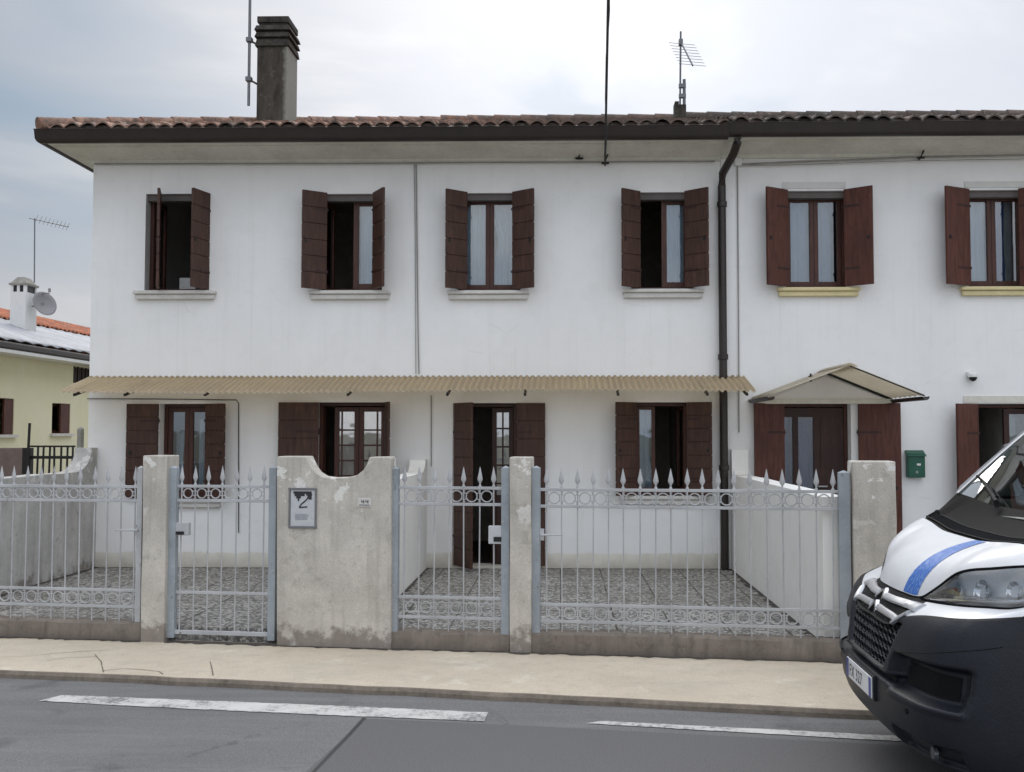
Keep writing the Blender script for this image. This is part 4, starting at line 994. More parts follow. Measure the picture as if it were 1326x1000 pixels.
# iron fence, brown wall and post between the two plots
Y = 4.0; q = lambda px, py: at(px, py, Y)
xa, xb = q(36, 590).x, q(97, 590).x; zt_ = q(60, 577).z; zm_ = q(60, 592).z
fi = thing('iron_fence', 'black iron bar fence seen over the stained garden wall', 'fence', ((xa+xb)/2, Y, -.3))
for za_, zb_ in ((zt_-.03, zt_), (zm_-.03, zm_+.02), (.2, .24)): obj('rail', MB().box(xa, xb, Y-.02, Y+.02, za_, zb_), 'dark_iron', fi)
obj('post', MB().box(xa-.07, xa+.07, Y-.05, Y+.05, -.3, zt_-.04), 'dark_iron', fi)
for k in range(7):
    x = xa+.16+k*(xb-xa-.2)/6; t = random.uniform(-.02, .02)
    obj('bar', MB().tube([(x+t, Y-.0, -.3), (x-t, Y, zt_-.01)], .017, 6), 'dark_iron', fi)
tag(obj('pole', MB().tube([at(34.5, 640, 3.9), at(36, 596, 3.9), at(38.5, 548, 3.9)], .022, 6), 'dark_iron'), 'thin black leaning pole beside the iron fence', 'pole')
x0_, x1_ = at(-60, 590, 4.6).x, at(40, 590, 4.6).x
tag(obj('boundary_wall', MB().box(x0_, x1_, 4.5, 4.7, -.3, at(10, 580, 4.6).z), 'tan_wall', bevel=.01), 'low purplish brown wall under the yellow bungalow', 'wall')
p = at(104.5, 553, 3.0)
tag(obj('post', MB().box(p.x-.035, p.x+.035, 2.95, 3.05, -.3, p.z-.03).hexa([(p.x-.035, 2.95, p.z-.03), (p.x+.035, 2.95, p.z-.03), (p.x+.035, 3.05, p.z-.03), (p.x-.035, 3.05, p.z-.03), (p.x-.01, 2.98, p.z), (p.x+.01, 2.98, p.z), (p.x+.01, 3.02, p.z), (p.x-.01, 3.02, p.z)]), 'chimney_pale', bevel=.005), 'short grey concrete post standing between the white house and the yellow bungalow', 'post')
#SPLIT3
# ================================================================== VAN
VO = Vector((1.69, -13+5.74, ZR)); va = R(-2)
Vh = Vector((-math.cos(va), -math.sin(va), 0)); Vl = Vector((-math.sin(va), math.cos(va), 0))   # forward, far side
def vp(f, l, z): return VO + Vh*f + Vl*l + Vector((0, 0, z))
def interp(tab, x):
    if x <= tab[0][0]: return tab[0][1]
    for k in range(len(tab)-1):
        (a, fa), (b, fb) = tab[k], tab[k+1]
        if x <= b:
            t = (x-a)/(b-a); p = tab[k-1][1] if k else fa-(fb-fa)*.0; q_ = tab[k+2][1] if k+2 < len(tab) else fb+(fb-fa)
            da = tab[k-1][0] if k else a-(b-a); db = tab[k+2][0] if k+2 < len(tab) else b+(b-a)
            m0 = (fb-p)/(b-da)*(b-a); m1 = (q_-fa)/(db-a)*(b-a)
            return (2*t**3-3*t*t+1)*fa+(t**3-2*t*t+t)*m0+(-2*t**3+3*t*t)*fb+(t**3-t*t)*m1
    return tab[-1][1]
PL = [(0, 0, 0), (.25, .25, -.004), (.45, .45, -.016), (.62, .62, -.04), (.80, .79, -.088), (.95, .905, -.175), (1.08, .975, -.29), (1.22, 1.01, -.42), (1.34, 1.022, -.53)]
PLl = [(a, b) for a, b, c in PL]; PLf = [(a, c) for a, b, c in PL]
def plan(u): s = 1 if u >= 0 else -1; return s*interp(PLl, abs(u)), interp(PLf, abs(u))
PR = [(.22, -.34), (.255, -.26), (.29, -.15), (.34, -.065), (.41, -.018), (.50, 0), (.60, 0), (.70, -.012), (.80, -.030), (.88, -.045), (.95, -.072), (1.0, -.105), (1.06, -.165)]
prof_ = lambda z: interp(PR, z)
SHR = [(.22, .94), (.34, .985), (.5, 1.0), (.8, .995), (1.06, .975)]
def nose(u, z, inset=0):
    l, f = plan(u); k = interp(SHR, z); e = .002
    l2, f2 = plan(u+.01); l1, f1 = plan(u-.01); tx, ty = l2-l1, f2-f1; n = math.hypot(tx, ty) or 1
    w = max(0, 1-max(0, abs(u)-.9)/.45)
    return vp(f+prof_(z)*w-inset*tx/n*1.0, l*k+inset*ty/n, z)
def sst(a, b, x): t = max(0, min(1, (x-a)/(b-a))); return t*t*(3-2*t)
def box_mask(u, z, u0, u1, z0, z1, e=.02): return sst(u0-e, u0+e, u)*(1-sst(u1-e, u1+e, u))*sst(z0-e, z0+e, z)*(1-sst(z1-e, z1+e, z))
def btop(u): return interp([(0, .905), (.30, .905), (.42, .955), (.60, .996), (.9, 1.026), (1.1, 1.05), (1.34, 1.07)], abs(u))
def recess(u, z):
    a = abs(u); d = 0
    gw = .33+.12*(z-.68)/.22
    d += .055*box_mask(a, z, -1, gw, .685, .93, .014)
    d += .05*box_mask(a, z, -1, .46, .632, .662, .010)
    lo = .615+.03*max(0, .75-a)
    d += .085*box_mask(a, z, .44+.25*abs(z-.68), 1.02-.3*max(0, .70-z), lo, .775+.02*a, .022)
    d += .05*box_mask(a, z, .48, .98, .335, .425, .014)
    d -= .012*box_mask(a, z, -1, .55, .675, .677, .012)
    d -= .014*box_mask(a, z, .45, 1.0, .585, .600, .016)
    return d
van = thing('delivery_van', 'white delivery van with dark bumper and a blue stripe on its bonnet', 'van', tuple(VO))
NU, NV = 150, 90
us = [-1.34+2.68*i/NU for i in range(NU+1)]
rows = []
for k in range(NV+1):
    r = []
    for u in us:
        zt = btop(u); z = .235+(zt-.235)*k/NV; r.append(nose(u, z, recess(u, z)))
    rows.append(r)
bmp = obj('bumper', MB().grid(rows), 'van_plastic', van, smooth='all')
rows = [[nose(u, btop(u)-.0, 0) for u in us], [nose(u, btop(u)+.008, .012) for u in us], [nose(u, btop(u)+.01, .06) for u in us]]
obj('bumper_edge', MB().grid(rows), 'van_black', bmp, smooth='all')
obj('undertray', MB().grid([[nose(u, .236) for u in us], [vp(-1.4, plan(u)[0]*.8, .24) for u in us]]), 'van_black', bmp)
for s in (-1, 1):
    obj('seam', MB().tube([nose(s*(.50+.06*k), .800+.012*k, -.0005) for k in range(12)], .0028, 4), 'van_black', bmp)
    obj('parking_sensor', MB().tube([nose(s*.66, .545, .004), nose(s*.66, .545, -.003)], .014, 14), 'van_black', bmp)
# grille mesh, lower slot and fog-lamp pockets
gm = MB()
for r in range(5):
    z = .712+.046*r; gw = .33+.12*(z-.68)/.22; n = 11
    for i in range(n+1):
        u = (-gw + 2*gw*(i+(r % 2)*.5)/(n+.5))
        if abs(u) > gw: continue
        c_ = nose(u, z, .026); pts = [c_ + Vl*.034*math.cos(a)*1.1 + Vector((0, 0, .024*math.sin(a))) for a in [math.pi/6+math.pi/3*q for q in range(6)]]
        gm.tube(pts+[pts[0]], .006, 4, cap=False)
obj('grille', gm, 'van_plastic', van)
for name, z0, z1, ua, ub in (('grille_back', .675, .935, -.44, .44), ('intake_slot', .634, .66, -.45, .45)):
    obj(name, MB().grid([[nose(ua+(ub-ua)*i/20, z, .049 if name == 'grille_back' else .04) for i in range(21)] for z in (z0, (z0+z1)/2, z1)]), 'van_black', bmp)
for s in (-1, 1):
    obj('fog_pocket', MB().grid([[nose(s*(.52+.44*i/16), z, .076) for i in range(17)] for z in (.645, .70, .755)]), 'van_black', bmp)
    c_ = nose(s*.80, .378, .035); obj('fog_lamp', MB().tube([c_, c_+Vh*.02], .030, 18), 'liner_grey', bmp)
    obj('lip', MB().grid([[nose(s*(.50+.5*i/16), z, e) for i in range(17)] for z, e in ((.592, -.012), (.604, -.016), (.612, -.004))]), 'van_plastic', bmp, smooth='all')
# nose panel behind the bright strips
def hood_edge(l):                            # front edge of the bonnet: (f, z) at lateral l
    a = abs(l)
    f = interp([(0, -.160), (.2, -.170), (.37, -.215), (.46, -.262), (.6, -.335), (.78, -.45), (.92, -.575), (.985, -.70)], a)
    z = interp([(0, 1.063), (.2, 1.063), (.37, 1.066), (.46, 1.125), (.6, 1.228), (.78, 1.275), (.92, 1.305), (.985, 1.315)], a); return f, z
def lamp_low(l):                             # lower edge of headlight
    a = abs(l); return interp([(.37, -.222), (.5, -.262), (.65, -.315), (.8, -.40), (.9, -.50), (.985, -.66)], a), interp([(.37, 1.055), (.5, 1.058), (.65, 1.068), (.8, 1.085), (.9, 1.10), (.985, 1.16)], a)
ls = [-.985+1.97*i/120 for i in range(121)]
def u_of(l):                                  # arc parameter at lateral l
    a = abs(l); lo, hi = 0, 1.34
    for _ in range(30):
        m_ = (lo+hi)/2
        if interp(PLl, m_)*.975 < a: lo = m_
        else: hi = m_
    return lo if l >= 0 else -lo
rows = []
for t in range(9):
    r = []
    for l in ls:
        u = u_of(l); p0 = nose(u, btop(u)-.002, .012); f, z = hood_edge(l) if abs(l) < .37 else lamp_low(l); p1 = vp(f-.012, l, z)
        q_ = p0.lerp(p1, t/8) + (Vh*.012+Vector((0,0,.004)))*math.sin(math.pi*t/8); r.append(q_)
    rows.append(r)
white = [[], []]
i0 = next(i for i, l in enumerate(ls) if l >= -.44); i1 = next(i for i, l in enumerate(ls) if l >= .44)
obj('nose_panel', MB().grid([r[i0:i1+1] for r in rows]), 'van_black', van, smooth='all')
for sl in (slice(0, i0+1), slice(i1, None)):
    obj('nose_wing', MB().grid([r[sl] for r in rows[:8]]), 'van_white', van, smooth='all')
# double chevron with its long bright strips
def nz(l, z, e):                              # on the nose panel at lateral l and height z
    u = u_of(l); p0 = nose(u, btop(u)-.002, .012); f, zz = hood_edge(l) if abs(l) < .37 else lamp_low(l); p1 = vp(f-.012, l, zz)
    zb = p0.z-ZR; t = (z-zb)/(zz-zb); q_ = p0.lerp(p1, t) + (Vh*.012+Vector((0,0,.004)))*math.sin(math.pi*max(0, min(1, t))); return q_+Vh*e*.92+Vector((0,0,e*.35))
def strip(path, name, mat, par):              # path: (l, z centre, half height); raised bar with bevelled face
    rows = []
    for l, z, h in path: rows.append([nz(l, z-h, -.004), nz(l, z-h, .014), nz(l, z-h*.5, .022), nz(l, z+h*.5, .022), nz(l, z+h, .014), nz(l, z+h, -.004)])
    mb = MB().grid(rows); mb.poly(rows[0]); mb.poly(rows[-1]); return obj(name, mb, mat, par, smooth=True)
em = thing  # (kept as a part below)
def wingpath(z0, z1, h0, h1, l0, l1, s, n=14): return [(s*(l0+(l1-l0)*k/n), z0+(z1-z0)*(k/n)**1.3, h0+(h1-h0)*k/n) for k in range(n+1)]
for s in (-1, 1):
    strip(wingpath(1.012, 1.016, .017, .018, .062, .47, s), 'bright_strip', 'satin_silver', van)
    strip(wingpath(.950, .940, .017, .014, .062, .37, s), 'bright_strip', 'satin_silver', van)
    strip([(s*.37, .932, .016), (s*.40, .952, .016), (s*.44, .985, .012)], 'bright_strip', 'satin_silver', van)
def chevron(zb, name):
    mb = MB()
    for s in (-1, 1):
        a, b = (0, zb+.044), (s*.062, zb)
        P = lambda l, z, e: nz(l, z, e)
        mb.hexa([P(a[0], a[1]-.016, .0), P(b[0], b[1]-.016, .0), P(b[0], b[1]+.008, .0), P(a[0], a[1]+.008, .0), P(a[0], a[1]-.012, .018), P(b[0], b[1]-.013, .017), P(b[0], b[1]+.004, .017), P(a[0], a[1]+.003, .018)])
    return obj(name, mb, 'chrome', van)
chevron(.998, 'emblem_chevron'); chevron(.928, 'emblem_chevron')
# bonnet
def hood_pt(l, t):
    f0, z0 = hood_edge(l); a = abs(l)
    f1 = interp([(0, -.555), (.3, -.56), (.6, -.585), (.8, -.60), (.93, -.655), (.985, -.715)], a); z1 = interp([(0, 1.345), (.3, 1.348), (.6, 1.372), (.8, 1.378), (.93, 1.340), (.985, 1.318)], a)
    k = max(0, min(1, (a-.35)/.55)); cf = f0+(f1-f0)*(.14+.3*k); cz = z0+(z1-z0)*(.66-.1*k)+.03*(1-k)
    f = (1-t)**2*f0+2*t*(1-t)*cf+t*t*f1; z = (1-t)**2*z0+2*t*(1-t)*cz+t*t*z1
    z -= .010*math.exp(-((a-.52)/.06)**2)*sst(.1, .5, t)*(1-sst(.7, 1, t))      # pressed crease
    return vp(f, l, z)
T_ = [k/26 for k in range(27)]
hood = obj('bonnet', MB().grid([[hood_pt(l, t) for l in ls] for t in T_]), 'van_white', van, smooth='all')
obj('bonnet_edge', MB().grid([[hood_pt(l, 0)+Vh*e+Vector((0,0,d)) for l in ls] for e, d in ((0, 0), (-.004, -.012), (-.04, -.016))]), 'van_black', hood, smooth='all')
rows = []
up = Vector((0, 0, .0025))+Vh*.001
for t in [k/40 for k in range(41)]:
    la, lb_ = -.215-.03*t, -.345-.035*t
    rows.append([hood_pt(la+(lb_-la)*i/6, .005+.985*t)+up for i in range(7)])
obj('bonnet_stripe', MB().grid(rows), 'stripe_blue', hood, smooth='all')
# headlights
for s in (-1, 1):
    def hl(a, t, e):
        l = s*a; f0, z0 = lamp_low(l); f1, z1 = hood_edge(l); f1 -= .004; z1 -= .010
        if a < .372: f1, z1 = f0-.003, z0+.004
        p = vp(f0, l, z0).lerp(vp(f1, l, z1), t); n = (Vh*.8+Vl*s*.45+Vector((0,0,.45))).normalized()
        return p + n*(e*math.sin(math.pi*min(1, max(0, t)))**.6*min(1, (a-.37)/.1) - (.0 if e >= 0 else 0))
    A = [.372+.61*i/30 for i in range(31)]
    hlp = thing
    back = obj('headlight', MB().grid([[hl(a, t, -.05 if 0 < t < 1 else 0) for a in A] for t in [k/10 for k in range(11)]]), 'lamp_inner', van, smooth='all')
    obj('lens', MB().grid([[hl(a, t, .014) for a in A] for t in [k/10 for k in range(11)]]), 'lens_glass', back, smooth='all')
    for a_, rr in ((.60, .050), (.74, .058), (.87, .050)):
        c_ = hl(a_, .46, -.05); d_ = (Vh*.93+Vl*s*.2+Vector((0,0,.25))).normalized(); u = d_.cross(Vector((0,0,1))).normalized(); w_ = u.cross(d_)
        mb = MB(); mb.grid([[c_+d_*h+(u*math.cos(q)+w_*math.sin(q))*r_ for q in [2*math.pi*k/20 for k in range(20)]] for r_, h in ((rr, .040), (rr*.9, .034), (rr*.72, .008), (rr*.3, .004), (.002, .014))], True)
        obj('reflector', mb, 'chrome', back, smooth='all')
    obj('light_bar', MB().grid([[hl(a, t, -.012) + Vh*e for a in A[4:-2]] for t, e in ((.10, .010), (.16, .018), (.24, .018), (.28, .006))]), 'chrome', back, smooth='all')
    obj('bezel', MB().grid([[hl(a, t, -.02)+Vh*e for a in A[2:12]] for t, e in ((.05, .0), (.4, .012), (.75, .012), (.97, .0))]), 'liner_grey', back, smooth='all')
    obj('surround', MB().tube([hl(a, 1, 0)+Vector((0,0,.003)) for a in A], .0055, 6).tube([hl(a, 0, 0)-Vector((0,0,.002)) for a in A], .0065, 6), 'van_black', back, smooth='all')
# cowl, windscreen, wipers
def ws(l, t):                                 # windscreen surface
    a = abs(l); f0 = interp([(0, -.93), (.4, -.915), (.7, -.885), (.86, -.845)], a); z0 = interp([(0, 1.485), (.5, 1.49), (.86, 1.535)], a)
    f1 = interp([(0, -1.66), (.5, -1.69), (.8, -1.76)], a*.93); z1 = 2.34-.05*a*a
    lw = l*(1-.085*t); return vp(f0+(f1-f0)*t, lw, z0+(z1-z0)*t+.035*math.sin(math.pi*t))
lc = [-.86+1.72*i/60 for i in range(61)]
rows = []
for k in range(9):
    t = k/8; r = []
    for l in lc:
        p0 = hood_pt(l*1.03, 1)-Vector((0,0,.012)); p1 = ws(l, 0); q_ = p0.lerp(p1, t); q_.z -= .035*math.sin(math.pi*min(1, t*1.0))*(1 if abs(l) < .75 else .3); r.append(q_)
    rows.append(r)
cowl = obj('cowl', MB().grid(rows), 'cowl_plastic', van, smooth='all')
mb = MB()
for i in range(2, 59):
    l = lc[i]; a = rows[1][i]+Vector((0,0,.006)); b = rows[3][i]+Vector((0,0,.008)); mb.tube([a, b], .005, 4)
mb.tube([rows[1][i]+Vector((0,0,.008)) for i in range(61)], .006, 5); mb.tube([rows[3][i]+Vector((0,0,.009)) for i in range(61)], .006, 5)
obj('air_grille', mb, 'van_black', cowl)
obj('windscreen', MB().grid([[ws(l, t) for l in lc] for t in [k/12 for k in range(13)]]), 'windscreen_glass', van, smooth='all')
for lp, l1, l2 in ((.30, .42, .80), (-.45, -.38, .22)):
    a = ws(lp, 0)+Vh*.05+Vector((0,0,.0)); b = ws((l1+l2)/2+.08, .10)+Vh*.03+Vector((0,0,.02))
    mb = MB().tube([a, a+Vector((0,0,.03)), b], [.02, .014, .008], 8)
    mb.tube([ws(l1, .025)+Vh*.02+Vector((0,0,.012)), ws((l1+l2)/2, .085)+Vh*.018+Vector((0,0,.012)), ws(l2, .12)+Vh*.02+Vector((0,0,.012))], .009, 6)
    obj('wiper', mb, 'van_black', van, smooth=True)
# body shell
SW = [(.25, .99), (.5, 1.02), (.95, 1.025), (1.3, 1.015), (1.55, .985), (1.9, .955), (2.25, .90), (2.38, .85), (2.44, .79)]
sw = lambda z: interp(SW, z)
arch = lambda fc: [(fc+.40*math.cos(a), .36+.40*math.sin(a)) for a in [R(18)+k*(R(198)-R(18))/14 for k in range(15)]]
outline = [(-.70, 1.315), (-.64, 1.17), (-.53, 1.06), (-.53, .72)] + [q_ for q_ in arch(-.95) if q_[0] < -.56] + [(-1.36, .30), (-3.97, .30)] + [q_ for q_ in arch(-4.40)] + [(-4.82, .32), (-5.40, .34), (-5.43, 2.42), (-1.80, 2.42), (-1.735, 2.31), (-1.30, 1.93), (-.90, 1.57), (-.78, 1.37)]
for s in (-1, 1):
    bm = bmesh.new(); vs = [bm.verts.new((f, 0, z)) for f, z in outline]
    for t in tessellate_polygon([[Vector((f, 0, z)) for f, z in outline]]): bm.faces.new([vs[i] for i in t])
    for z in (.4, .6, .8, 1.0, 1.2, 1.4, 1.55, 1.7, 1.9, 2.1, 2.25, 2.34, 2.39): bmesh.ops.bisect_plane(bm, geom=bm.verts[:]+bm.edges[:]+bm.faces[:], plane_co=(0, 0, z), plane_no=(0, 0, 1))
    mb = MB(); bm.verts.ensure_lookup_table(); bm.verts.index_update()
    mb.v = [vp(v.co.x, s*(sw(v.co.z) - max(0, (v.co.x+1.0))*.10), v.co.z) for v in bm.verts]; mb.f = [tuple(v.index for v in f.verts) for f in bm.faces]; bm.free()
    sd = obj('side_panel', mb, 'van_white', van, smooth=True)
    gl = [(-1.08, 1.50), (-1.72, 2.13), (-2.15, 2.15), (-2.15, 1.50)]
    obj('side_window', MB().poly([vp(f, s*(sw(z)+.004), z) for f, z in gl]), 'pane_glass', sd)
    obj('window_seal', MB().tube([vp(f, s*(sw(z)+.003), z) for f, z in gl+gl[:1]], .012, 5), 'van_black', sd)
    obj('rubbing_strip', MB().grid([[vp(f, s*(sw(z)+e), z) for f in (-1.42, -2.6, -3.93)] for z, e in ((.50, .002), (.52, .016), (.64, .016), (.66, .002))]), 'van_plastic', sd)
    obj('pillar_trim', MB().grid([[ws(s*.862, t)+Vl*s*e+Vh*d for t in [k/10 for k in range(11)]] for e, d in ((-.03, .004), (.02, .0), (.06, -.04))]), 'van_black' if False else 'van_white', van, smooth='all')
    mr = MB(); c_ = vp(-1.32, s*1.17, 1.62)
    mr.hexa([c_+Vh*a+Vl*s*b+Vector((0,0,z)) for a, b, z in ((-.05,-.10,-.22), (.06,-.08,-.20), (.06,.09,-.20), (-.05,.11,-.22), (-.05,-.10,.24), (.05,-.08,.22), (.05,.08,.22), (-.05,.10,.24))])
    mo = obj('mirror', mr, 'van_plastic', van, bevel=.03)
    obj('mirror_arm', MB().tube([vp(-1.32, s*.97, 1.50), vp(-1.31, s*1.10, 1.52)], .035, 8).tube([vp(-1.32, s*.95, 1.72), vp(-1.31, s*1.10, 1.72)], .03, 8), 'van_plastic', mo)
    obj('mirror_glass', MB().poly([c_-Vh*.052+Vl*s*a+Vector((0,0,z)) for a, z in ((-.08,-.19), (.09,-.19), (.08,.21), (-.08,.21))]), 'chrome', mo)
    for fc in (-.95, -4.40):
        wh = thing if False else None
        def wp(r, y): return [vp(fc+r*math.cos(a), s*y, .345+r*math.sin(a)) for a in [2*math.pi*k/40 for k in range(40)]]
        ty = obj('wheel', MB().grid([wp(r, y) for r, y in ((.20, .80), (.31, .79), (.338, .81), (.345, .84), (.345, .95), (.338, .98), (.31, 1.0), (.215, .99), (.20, .97))], True), 'rubber', van, smooth=True)
        rm = MB().grid([wp(r, y) for r, y in ((.214, .988), (.20, .975), (.19, .94), (.12, .935), (.10, .96), (.06, .965), (.001, .965))], True)
        for k in range(5):
            a = 2*math.pi*k/5; rm.tube([vp(fc+.075*math.cos(a), s*.962, .345+.075*math.sin(a)), vp(fc+.075*math.cos(a), s*.978, .345+.075*math.sin(a))], .012, 6)
        obj('rim', rm, 'rim_grey', ty, smooth=True)
        obj('wheel_housing', MB().grid([[vp(fc+r*math.cos(a), s*y, .36+r*math.sin(a)) for a in [R(-12)+R(204)*k/16 for k in range(17)]] for r, y in ((.405, 1.0), (.405, .70), (.05, .70))]), 'van_black', van)
rows = []
for f in [-1.68-.1*0]+[-1.75, -1.85, -2.1, -3, -4, -5, -5.43]:
    d = .0 if f < -1.8 else (.05 if f > -1.72 else .015)
    rows.append([vp(f-(.12*abs(t)**2 if f > -1.76 else 0), sw(2.42)*t if abs(t) < 1 else sw(2.40)*t, 2.42+.09*(1-t*t)**.8*(1-d*2)-d-(.02 if abs(t) == 1 else 0)) for t in [-1+.1*k for k in range(21)]])
obj('roof', MB().grid(rows), 'van_white', van, smooth='all')
obj('windscreen_header', MB().grid([[ws(l, .985) for l in lc], [ws(l, 1)+Vector((0,0,.02)) for l in lc], [vp(-1.76-.1*l*l, l*.93, 2.47-.09*l*l) for l in lc]]), 'van_white', van, smooth='all')
obj('rear_doors', MB().grid([[vp(-5.43+.02, s_*sw(z), z) for s_ in (-1, -.5, -.02, .02, .5, 1)] for z in (.35, 1, 1.6, 2.2, 2.42)]), 'van_white', van)
obj('underbody', MB().hexa([vp(f, l, z) for f, l, z in ((-.6,-.75,.27), (-.6,.75,.27), (-5.38,.75,.30), (-5.38,-.75,.30), (-.6,-.75,.62), (-.6,.75,.62), (-5.38,.75,.62), (-5.38,-.75,.62))]), 'van_black', van)
# cab interior
obj('dashboard', MB().grid([[vp(f, l, z+.03*math.exp(-((l+.42)/.2)**2)) for l in (-.88, -.6, -.42, -.2, .2, .6, .88)] for f, z in ((-.86, 1.44), (-1.05, 1.50), (-1.25, 1.49), (-1.38, 1.40), (-1.42, 1.1), (-1.30, .7))]), 'dash_grey', van, smooth=True)
cs = vp(-1.62, -.45, 1.46); ax = (Vh*.5+Vector((0,0,.85))).normalized(); u = Vl; w_ = ax.cross(u)
obj('steering_wheel', MB().ring(cs, u, w_, .21, .017, 24, 8).tube([cs-u*.2, cs+u*.2], .018, 6).tube([cs, cs-w_*.2], .018, 6).tube([cs, cs+(Vh*.6-Vector((0,0,.25)))*.5], .03, 8), 'van_black', van, smooth=True)
for l0 in (-.45, .14, .60):
    st = obj('seat', MB().hexa([vp(f, l0+l, z) for f, l, z in ((-1.75,-.23,.85), (-1.75,.23,.85), (-2.25,.23,.85), (-2.25,-.23,.85), (-1.72,-.23,1.02), (-1.72,.23,1.02), (-2.28,.23,1.0), (-2.28,-.23,1.0))]), 'seat_cloth', van, bevel=.04)
    obj('seat_back', MB().hexa([vp(f, l0+l, z) for f, l, z in ((-2.12,-.23,1.0), (-2.12,.23,1.0), (-2.26,.23,1.0), (-2.26,-.23,1.0), (-2.28,-.19,1.66), (-2.28,.19,1.66), (-2.40,.19,1.66), (-2.40,-.19,1.66))]), 'seat_cloth', st, bevel=.04)
    obj('headrest', MB().hexa([vp(f, l0+l, z) for f, l, z in ((-2.28,-.13,1.70), (-2.28,.13,1.70), (-2.38,.13,1.70), (-2.38,-.13,1.70), (-2.31,-.11,1.90), (-2.31,.11,1.90), (-2.40,.11,1.90), (-2.40,-.11,1.90))]), 'seat_cloth', st, bevel=.03)
obj('bulkhead', MB().poly([vp(-2.5, s_*sw(z)*.985, z) for s_, z in ((-1, .4), (1, .4), (1, 1.3), (1, 1.9), (1, 2.3), (-1, 2.3), (-1, 1.9), (-1, 1.3))]), 'cowl_plastic', van)
# number plate
def pl(l, z, e): return nose(0, .5)+Vector((0,0,z-.5))+Vl*l+Vh*(.012+e)
pb = MB().hexa([pl(l, z, e) for l, z, e in ((-.26,.502,0), (.26,.502,0), (.26,.502,.008), (-.26,.502,.008), (-.26,.612,0), (.26,.612,0), (.26,.612,.008), (-.26,.612,.008))])
po = obj('number_plate', pb, 'plaque_white', van, bevel=.002)
obj('plate_holder', MB().hexa([pl(l, z, e) for l, z, e in ((-.275,.49,-.03), (.275,.49,-.03), (.275,.49,-.001), (-.275,.49,-.001), (-.275,.624,-.03), (.275,.624,-.03), (.275,.624,-.001), (-.275,.624,-.001))]), 'van_plastic', po)
for a, b in ((.215, .258), (-.258, -.215)): obj('blue_band', MB().quad(pl(a, .504, .0095), pl(b, .504, .0095), pl(b, .610, .0095), pl(a, .610, .0095)), 'plate_blue', po)
obj('characters', text_mb('FX 327', .098, lambda x, y: pl(.195-x*.95, .522+y, .0097)), 'ink_dark', po)
# ================================================================== LIGHT, SKY, CAMERA
sc = bpy.context.scene
wd = bpy.data.worlds.new('World'); sc.world = wd; wd.use_nodes = True
nt = wd.node_tree; nt.nodes.clear(); N = nt.nodes.new; L = nt.links.new
SUN_EL, SUN_AZ = R(40), R(-6)                # behind the roofs, thinly veiled
sdir = Vector((math.sin(SUN_AZ)*math.cos(SUN_EL), math.cos(SUN_AZ)*math.cos(SUN_EL), math.sin(SUN_EL)))
sky = N('ShaderNodeTexSky'); sky.sky_type = 'NISHITA'; sky.sun_disc = False; sky.sun_elevation = SUN_EL; sky.sun_rotation = SUN_AZ
sky.air_density = 1.2; sky.dust_density = 3
b1 = N('ShaderNodeBackground'); b1.inputs[1].default_value = .10; L(sky.outputs[0], b1.inputs[0])
tc = N('ShaderNodeTexCoord'); mp = N('ShaderNodeMapping'); mp.inputs['Scale'].default_value = (1.4, 1.4, 3.4); mp.inputs['Location'].default_value = (.35, .2, .1); L(tc.outputs['Generated'], mp.inputs[0])
n1 = N('ShaderNodeTexNoise'); n1.inputs['Scale'].default_value = 1.7; n1.inputs['Detail'].default_value = 7; n1.inputs['Roughness'].default_value = .52; n1.inputs['Distortion'].default_value = .5; L(mp.outputs[0], n1.inputs[0])
def ramp(f, st):
    r = N('ShaderNodeValToRGB'); e = r.color_ramp.elements
    while len(e) < len(st): e.new(.5)
    for q, (p, c) in zip(e, st): q.position = p; q.color = (*c, 1)
    r.color_ramp.interpolation = 'EASE'; L(f, r.inputs[0]); return r.outputs[0]
def mth(op, a, b=0.):
    m = N('ShaderNodeMath'); m.operation = op
    for i, v in enumerate((a, b)):
        if hasattr(v, 'is_output'): L(v, m.inputs[i])
        else: m.inputs[i].default_value = v
    return m.outputs[0]
dot = N('ShaderNodeVectorMath'); dot.operation = 'DOT_PRODUCT'; L(tc.outputs['Generated'], dot.inputs[0])
gd = Vector((-.03, math.cos(R(27)), math.sin(R(27)))).normalized(); dot.inputs[1].default_value = gd
d_ = dot.outputs['Value']
# overcast: grey-blue cloud, brighter where the veil is thin near the sun and towards the zenith
cl = ramp(n1.outputs[0], [(.34, (.50, .565, .655)), (.50, (.66, .69, .755)), (.66, (.86, .87, .90))])
sp = N('ShaderNodeSeparateXYZ'); L(tc.outputs['Generated'], sp.inputs[0])
right = ramp(sp.outputs[0], [(.30, (0,0,0)), (.62, (1,1,1))])   # the veil thins from left to right
b2 = N('ShaderNodeBackground')
bl = N('ShaderNodeMix'); bl.data_type = 'RGBA'; bl.blend_type = 'MIX'; bl.inputs[7].default_value = (.31, .455, .62, 1); L(cl, bl.inputs[6])
lf = N('ShaderNodeMapRange'); lf.inputs['From Min'].default_value = -.12; lf.inputs['From Max'].default_value = -.50; lf.inputs['To Max'].default_value = .85; lf.interpolation_type = 'SMOOTHSTEP'; L(mth('ADD', sp.outputs[0], mth('MULTIPLY', n1.outputs[0], .0)), lf.inputs[0])
patch = ramp(n1.outputs[0], [(.40, (1, 1, 1)), (.62, (.35, .35, .35))])
low = ramp(sp.outputs[2], [(.10, (.15, .15, .15)), (.22, (.8, .8, .8)), (.27, (1, 1, 1)), (.34, (.5, .5, .5)), (.42, (.2, .2, .2))])
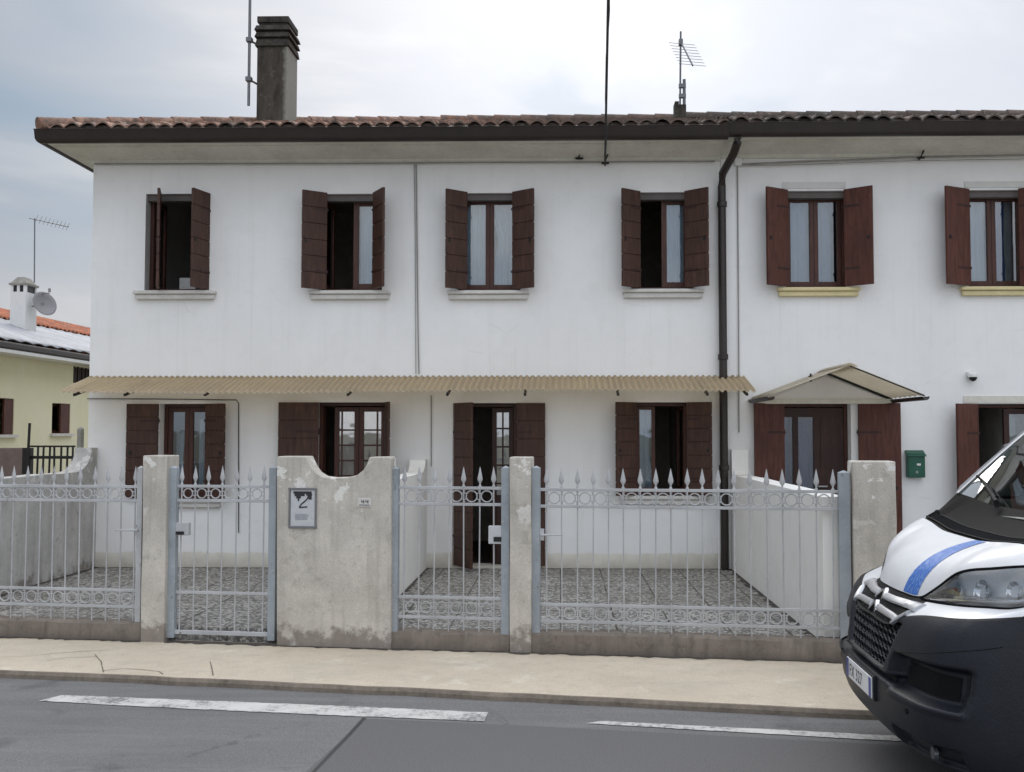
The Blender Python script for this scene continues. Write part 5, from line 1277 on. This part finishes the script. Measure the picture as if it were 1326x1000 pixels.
L(mth('MULTIPLY', mth('MULTIPLY', lf.outputs[0], patch), low), bl.inputs[0]); L(bl.outputs[2], b2.inputs[0])
g1 = mth('POWER', mth('MAXIMUM', d_, 0), 40); g2 = mth('POWER', mth('MAXIMUM', d_, 0), 6)
zen_rear = mth('ADD', mth('MULTIPLY', mth('MAXIMUM', mth('SUBTRACT', sp.outputs[2], .42), 0), 2.0), mth('MULTIPLY', mth('MAXIMUM', mth('MULTIPLY', sp.outputs[1], -1), 0), .5))  # last term brightens the sky behind the camera, added to fill the facade
rr = mth('MULTIPLY', mth('ADD', sp.outputs[0], .22), .42)
st = mth('ADD', mth('ADD', mth('ADD', .56, mth('MULTIPLY', g1, .20)), mth('MULTIPLY', g2, .10)), mth('ADD', zen_rear, mth('MAXIMUM', mth('MINIMUM', rr, .16), -.2)))
L(st, b2.inputs[1])
ms = N('ShaderNodeMixShader'); L(mth('ADD', .84, mth('MULTIPLY', n1.outputs[0], .2)), ms.inputs[0]); L(b1.outputs[0], ms.inputs[1]); L(b2.outputs[0], ms.inputs[2])
wo = N('ShaderNodeOutputWorld'); L(ms.outputs[0], wo.inputs[0])
sl = bpy.data.lights.new('sun', 'SUN'); sl.energy = .9; sl.angle = R(28); sl.color = (1, .96, .9)
so = bpy.data.objects.new('sun', sl); C.objects.link(so); so.rotation_euler = (-sdir).to_track_quat('-Z', 'Y').to_euler()
cam = bpy.data.cameras.new('camera'); co = bpy.data.objects.new('camera', cam); C.objects.link(co)
mw = Matrix.Identity(4)
for i, v in enumerate((Rt, Up, -Fw)):
    for k in range(3): mw[k][i] = v[k]
mw.translation = CAM; co.matrix_world = mw
cam.sensor_width = 36; cam.lens = FPX/1326*36; cam.shift_x = (663-PX0)/1326; cam.clip_end = 3000; cam.clip_start = .05
sc.camera = co
sc.view_settings.view_transform = 'Standard'; sc.view_settings.look = 'None'; sc.view_settings.exposure = 0.56; sc.view_settings.gamma = 1; sc.view_settings.use_curve_mapping = False
sc.cycles.max_bounces = 8; sc.cycles.transparent_max_bounces = 16
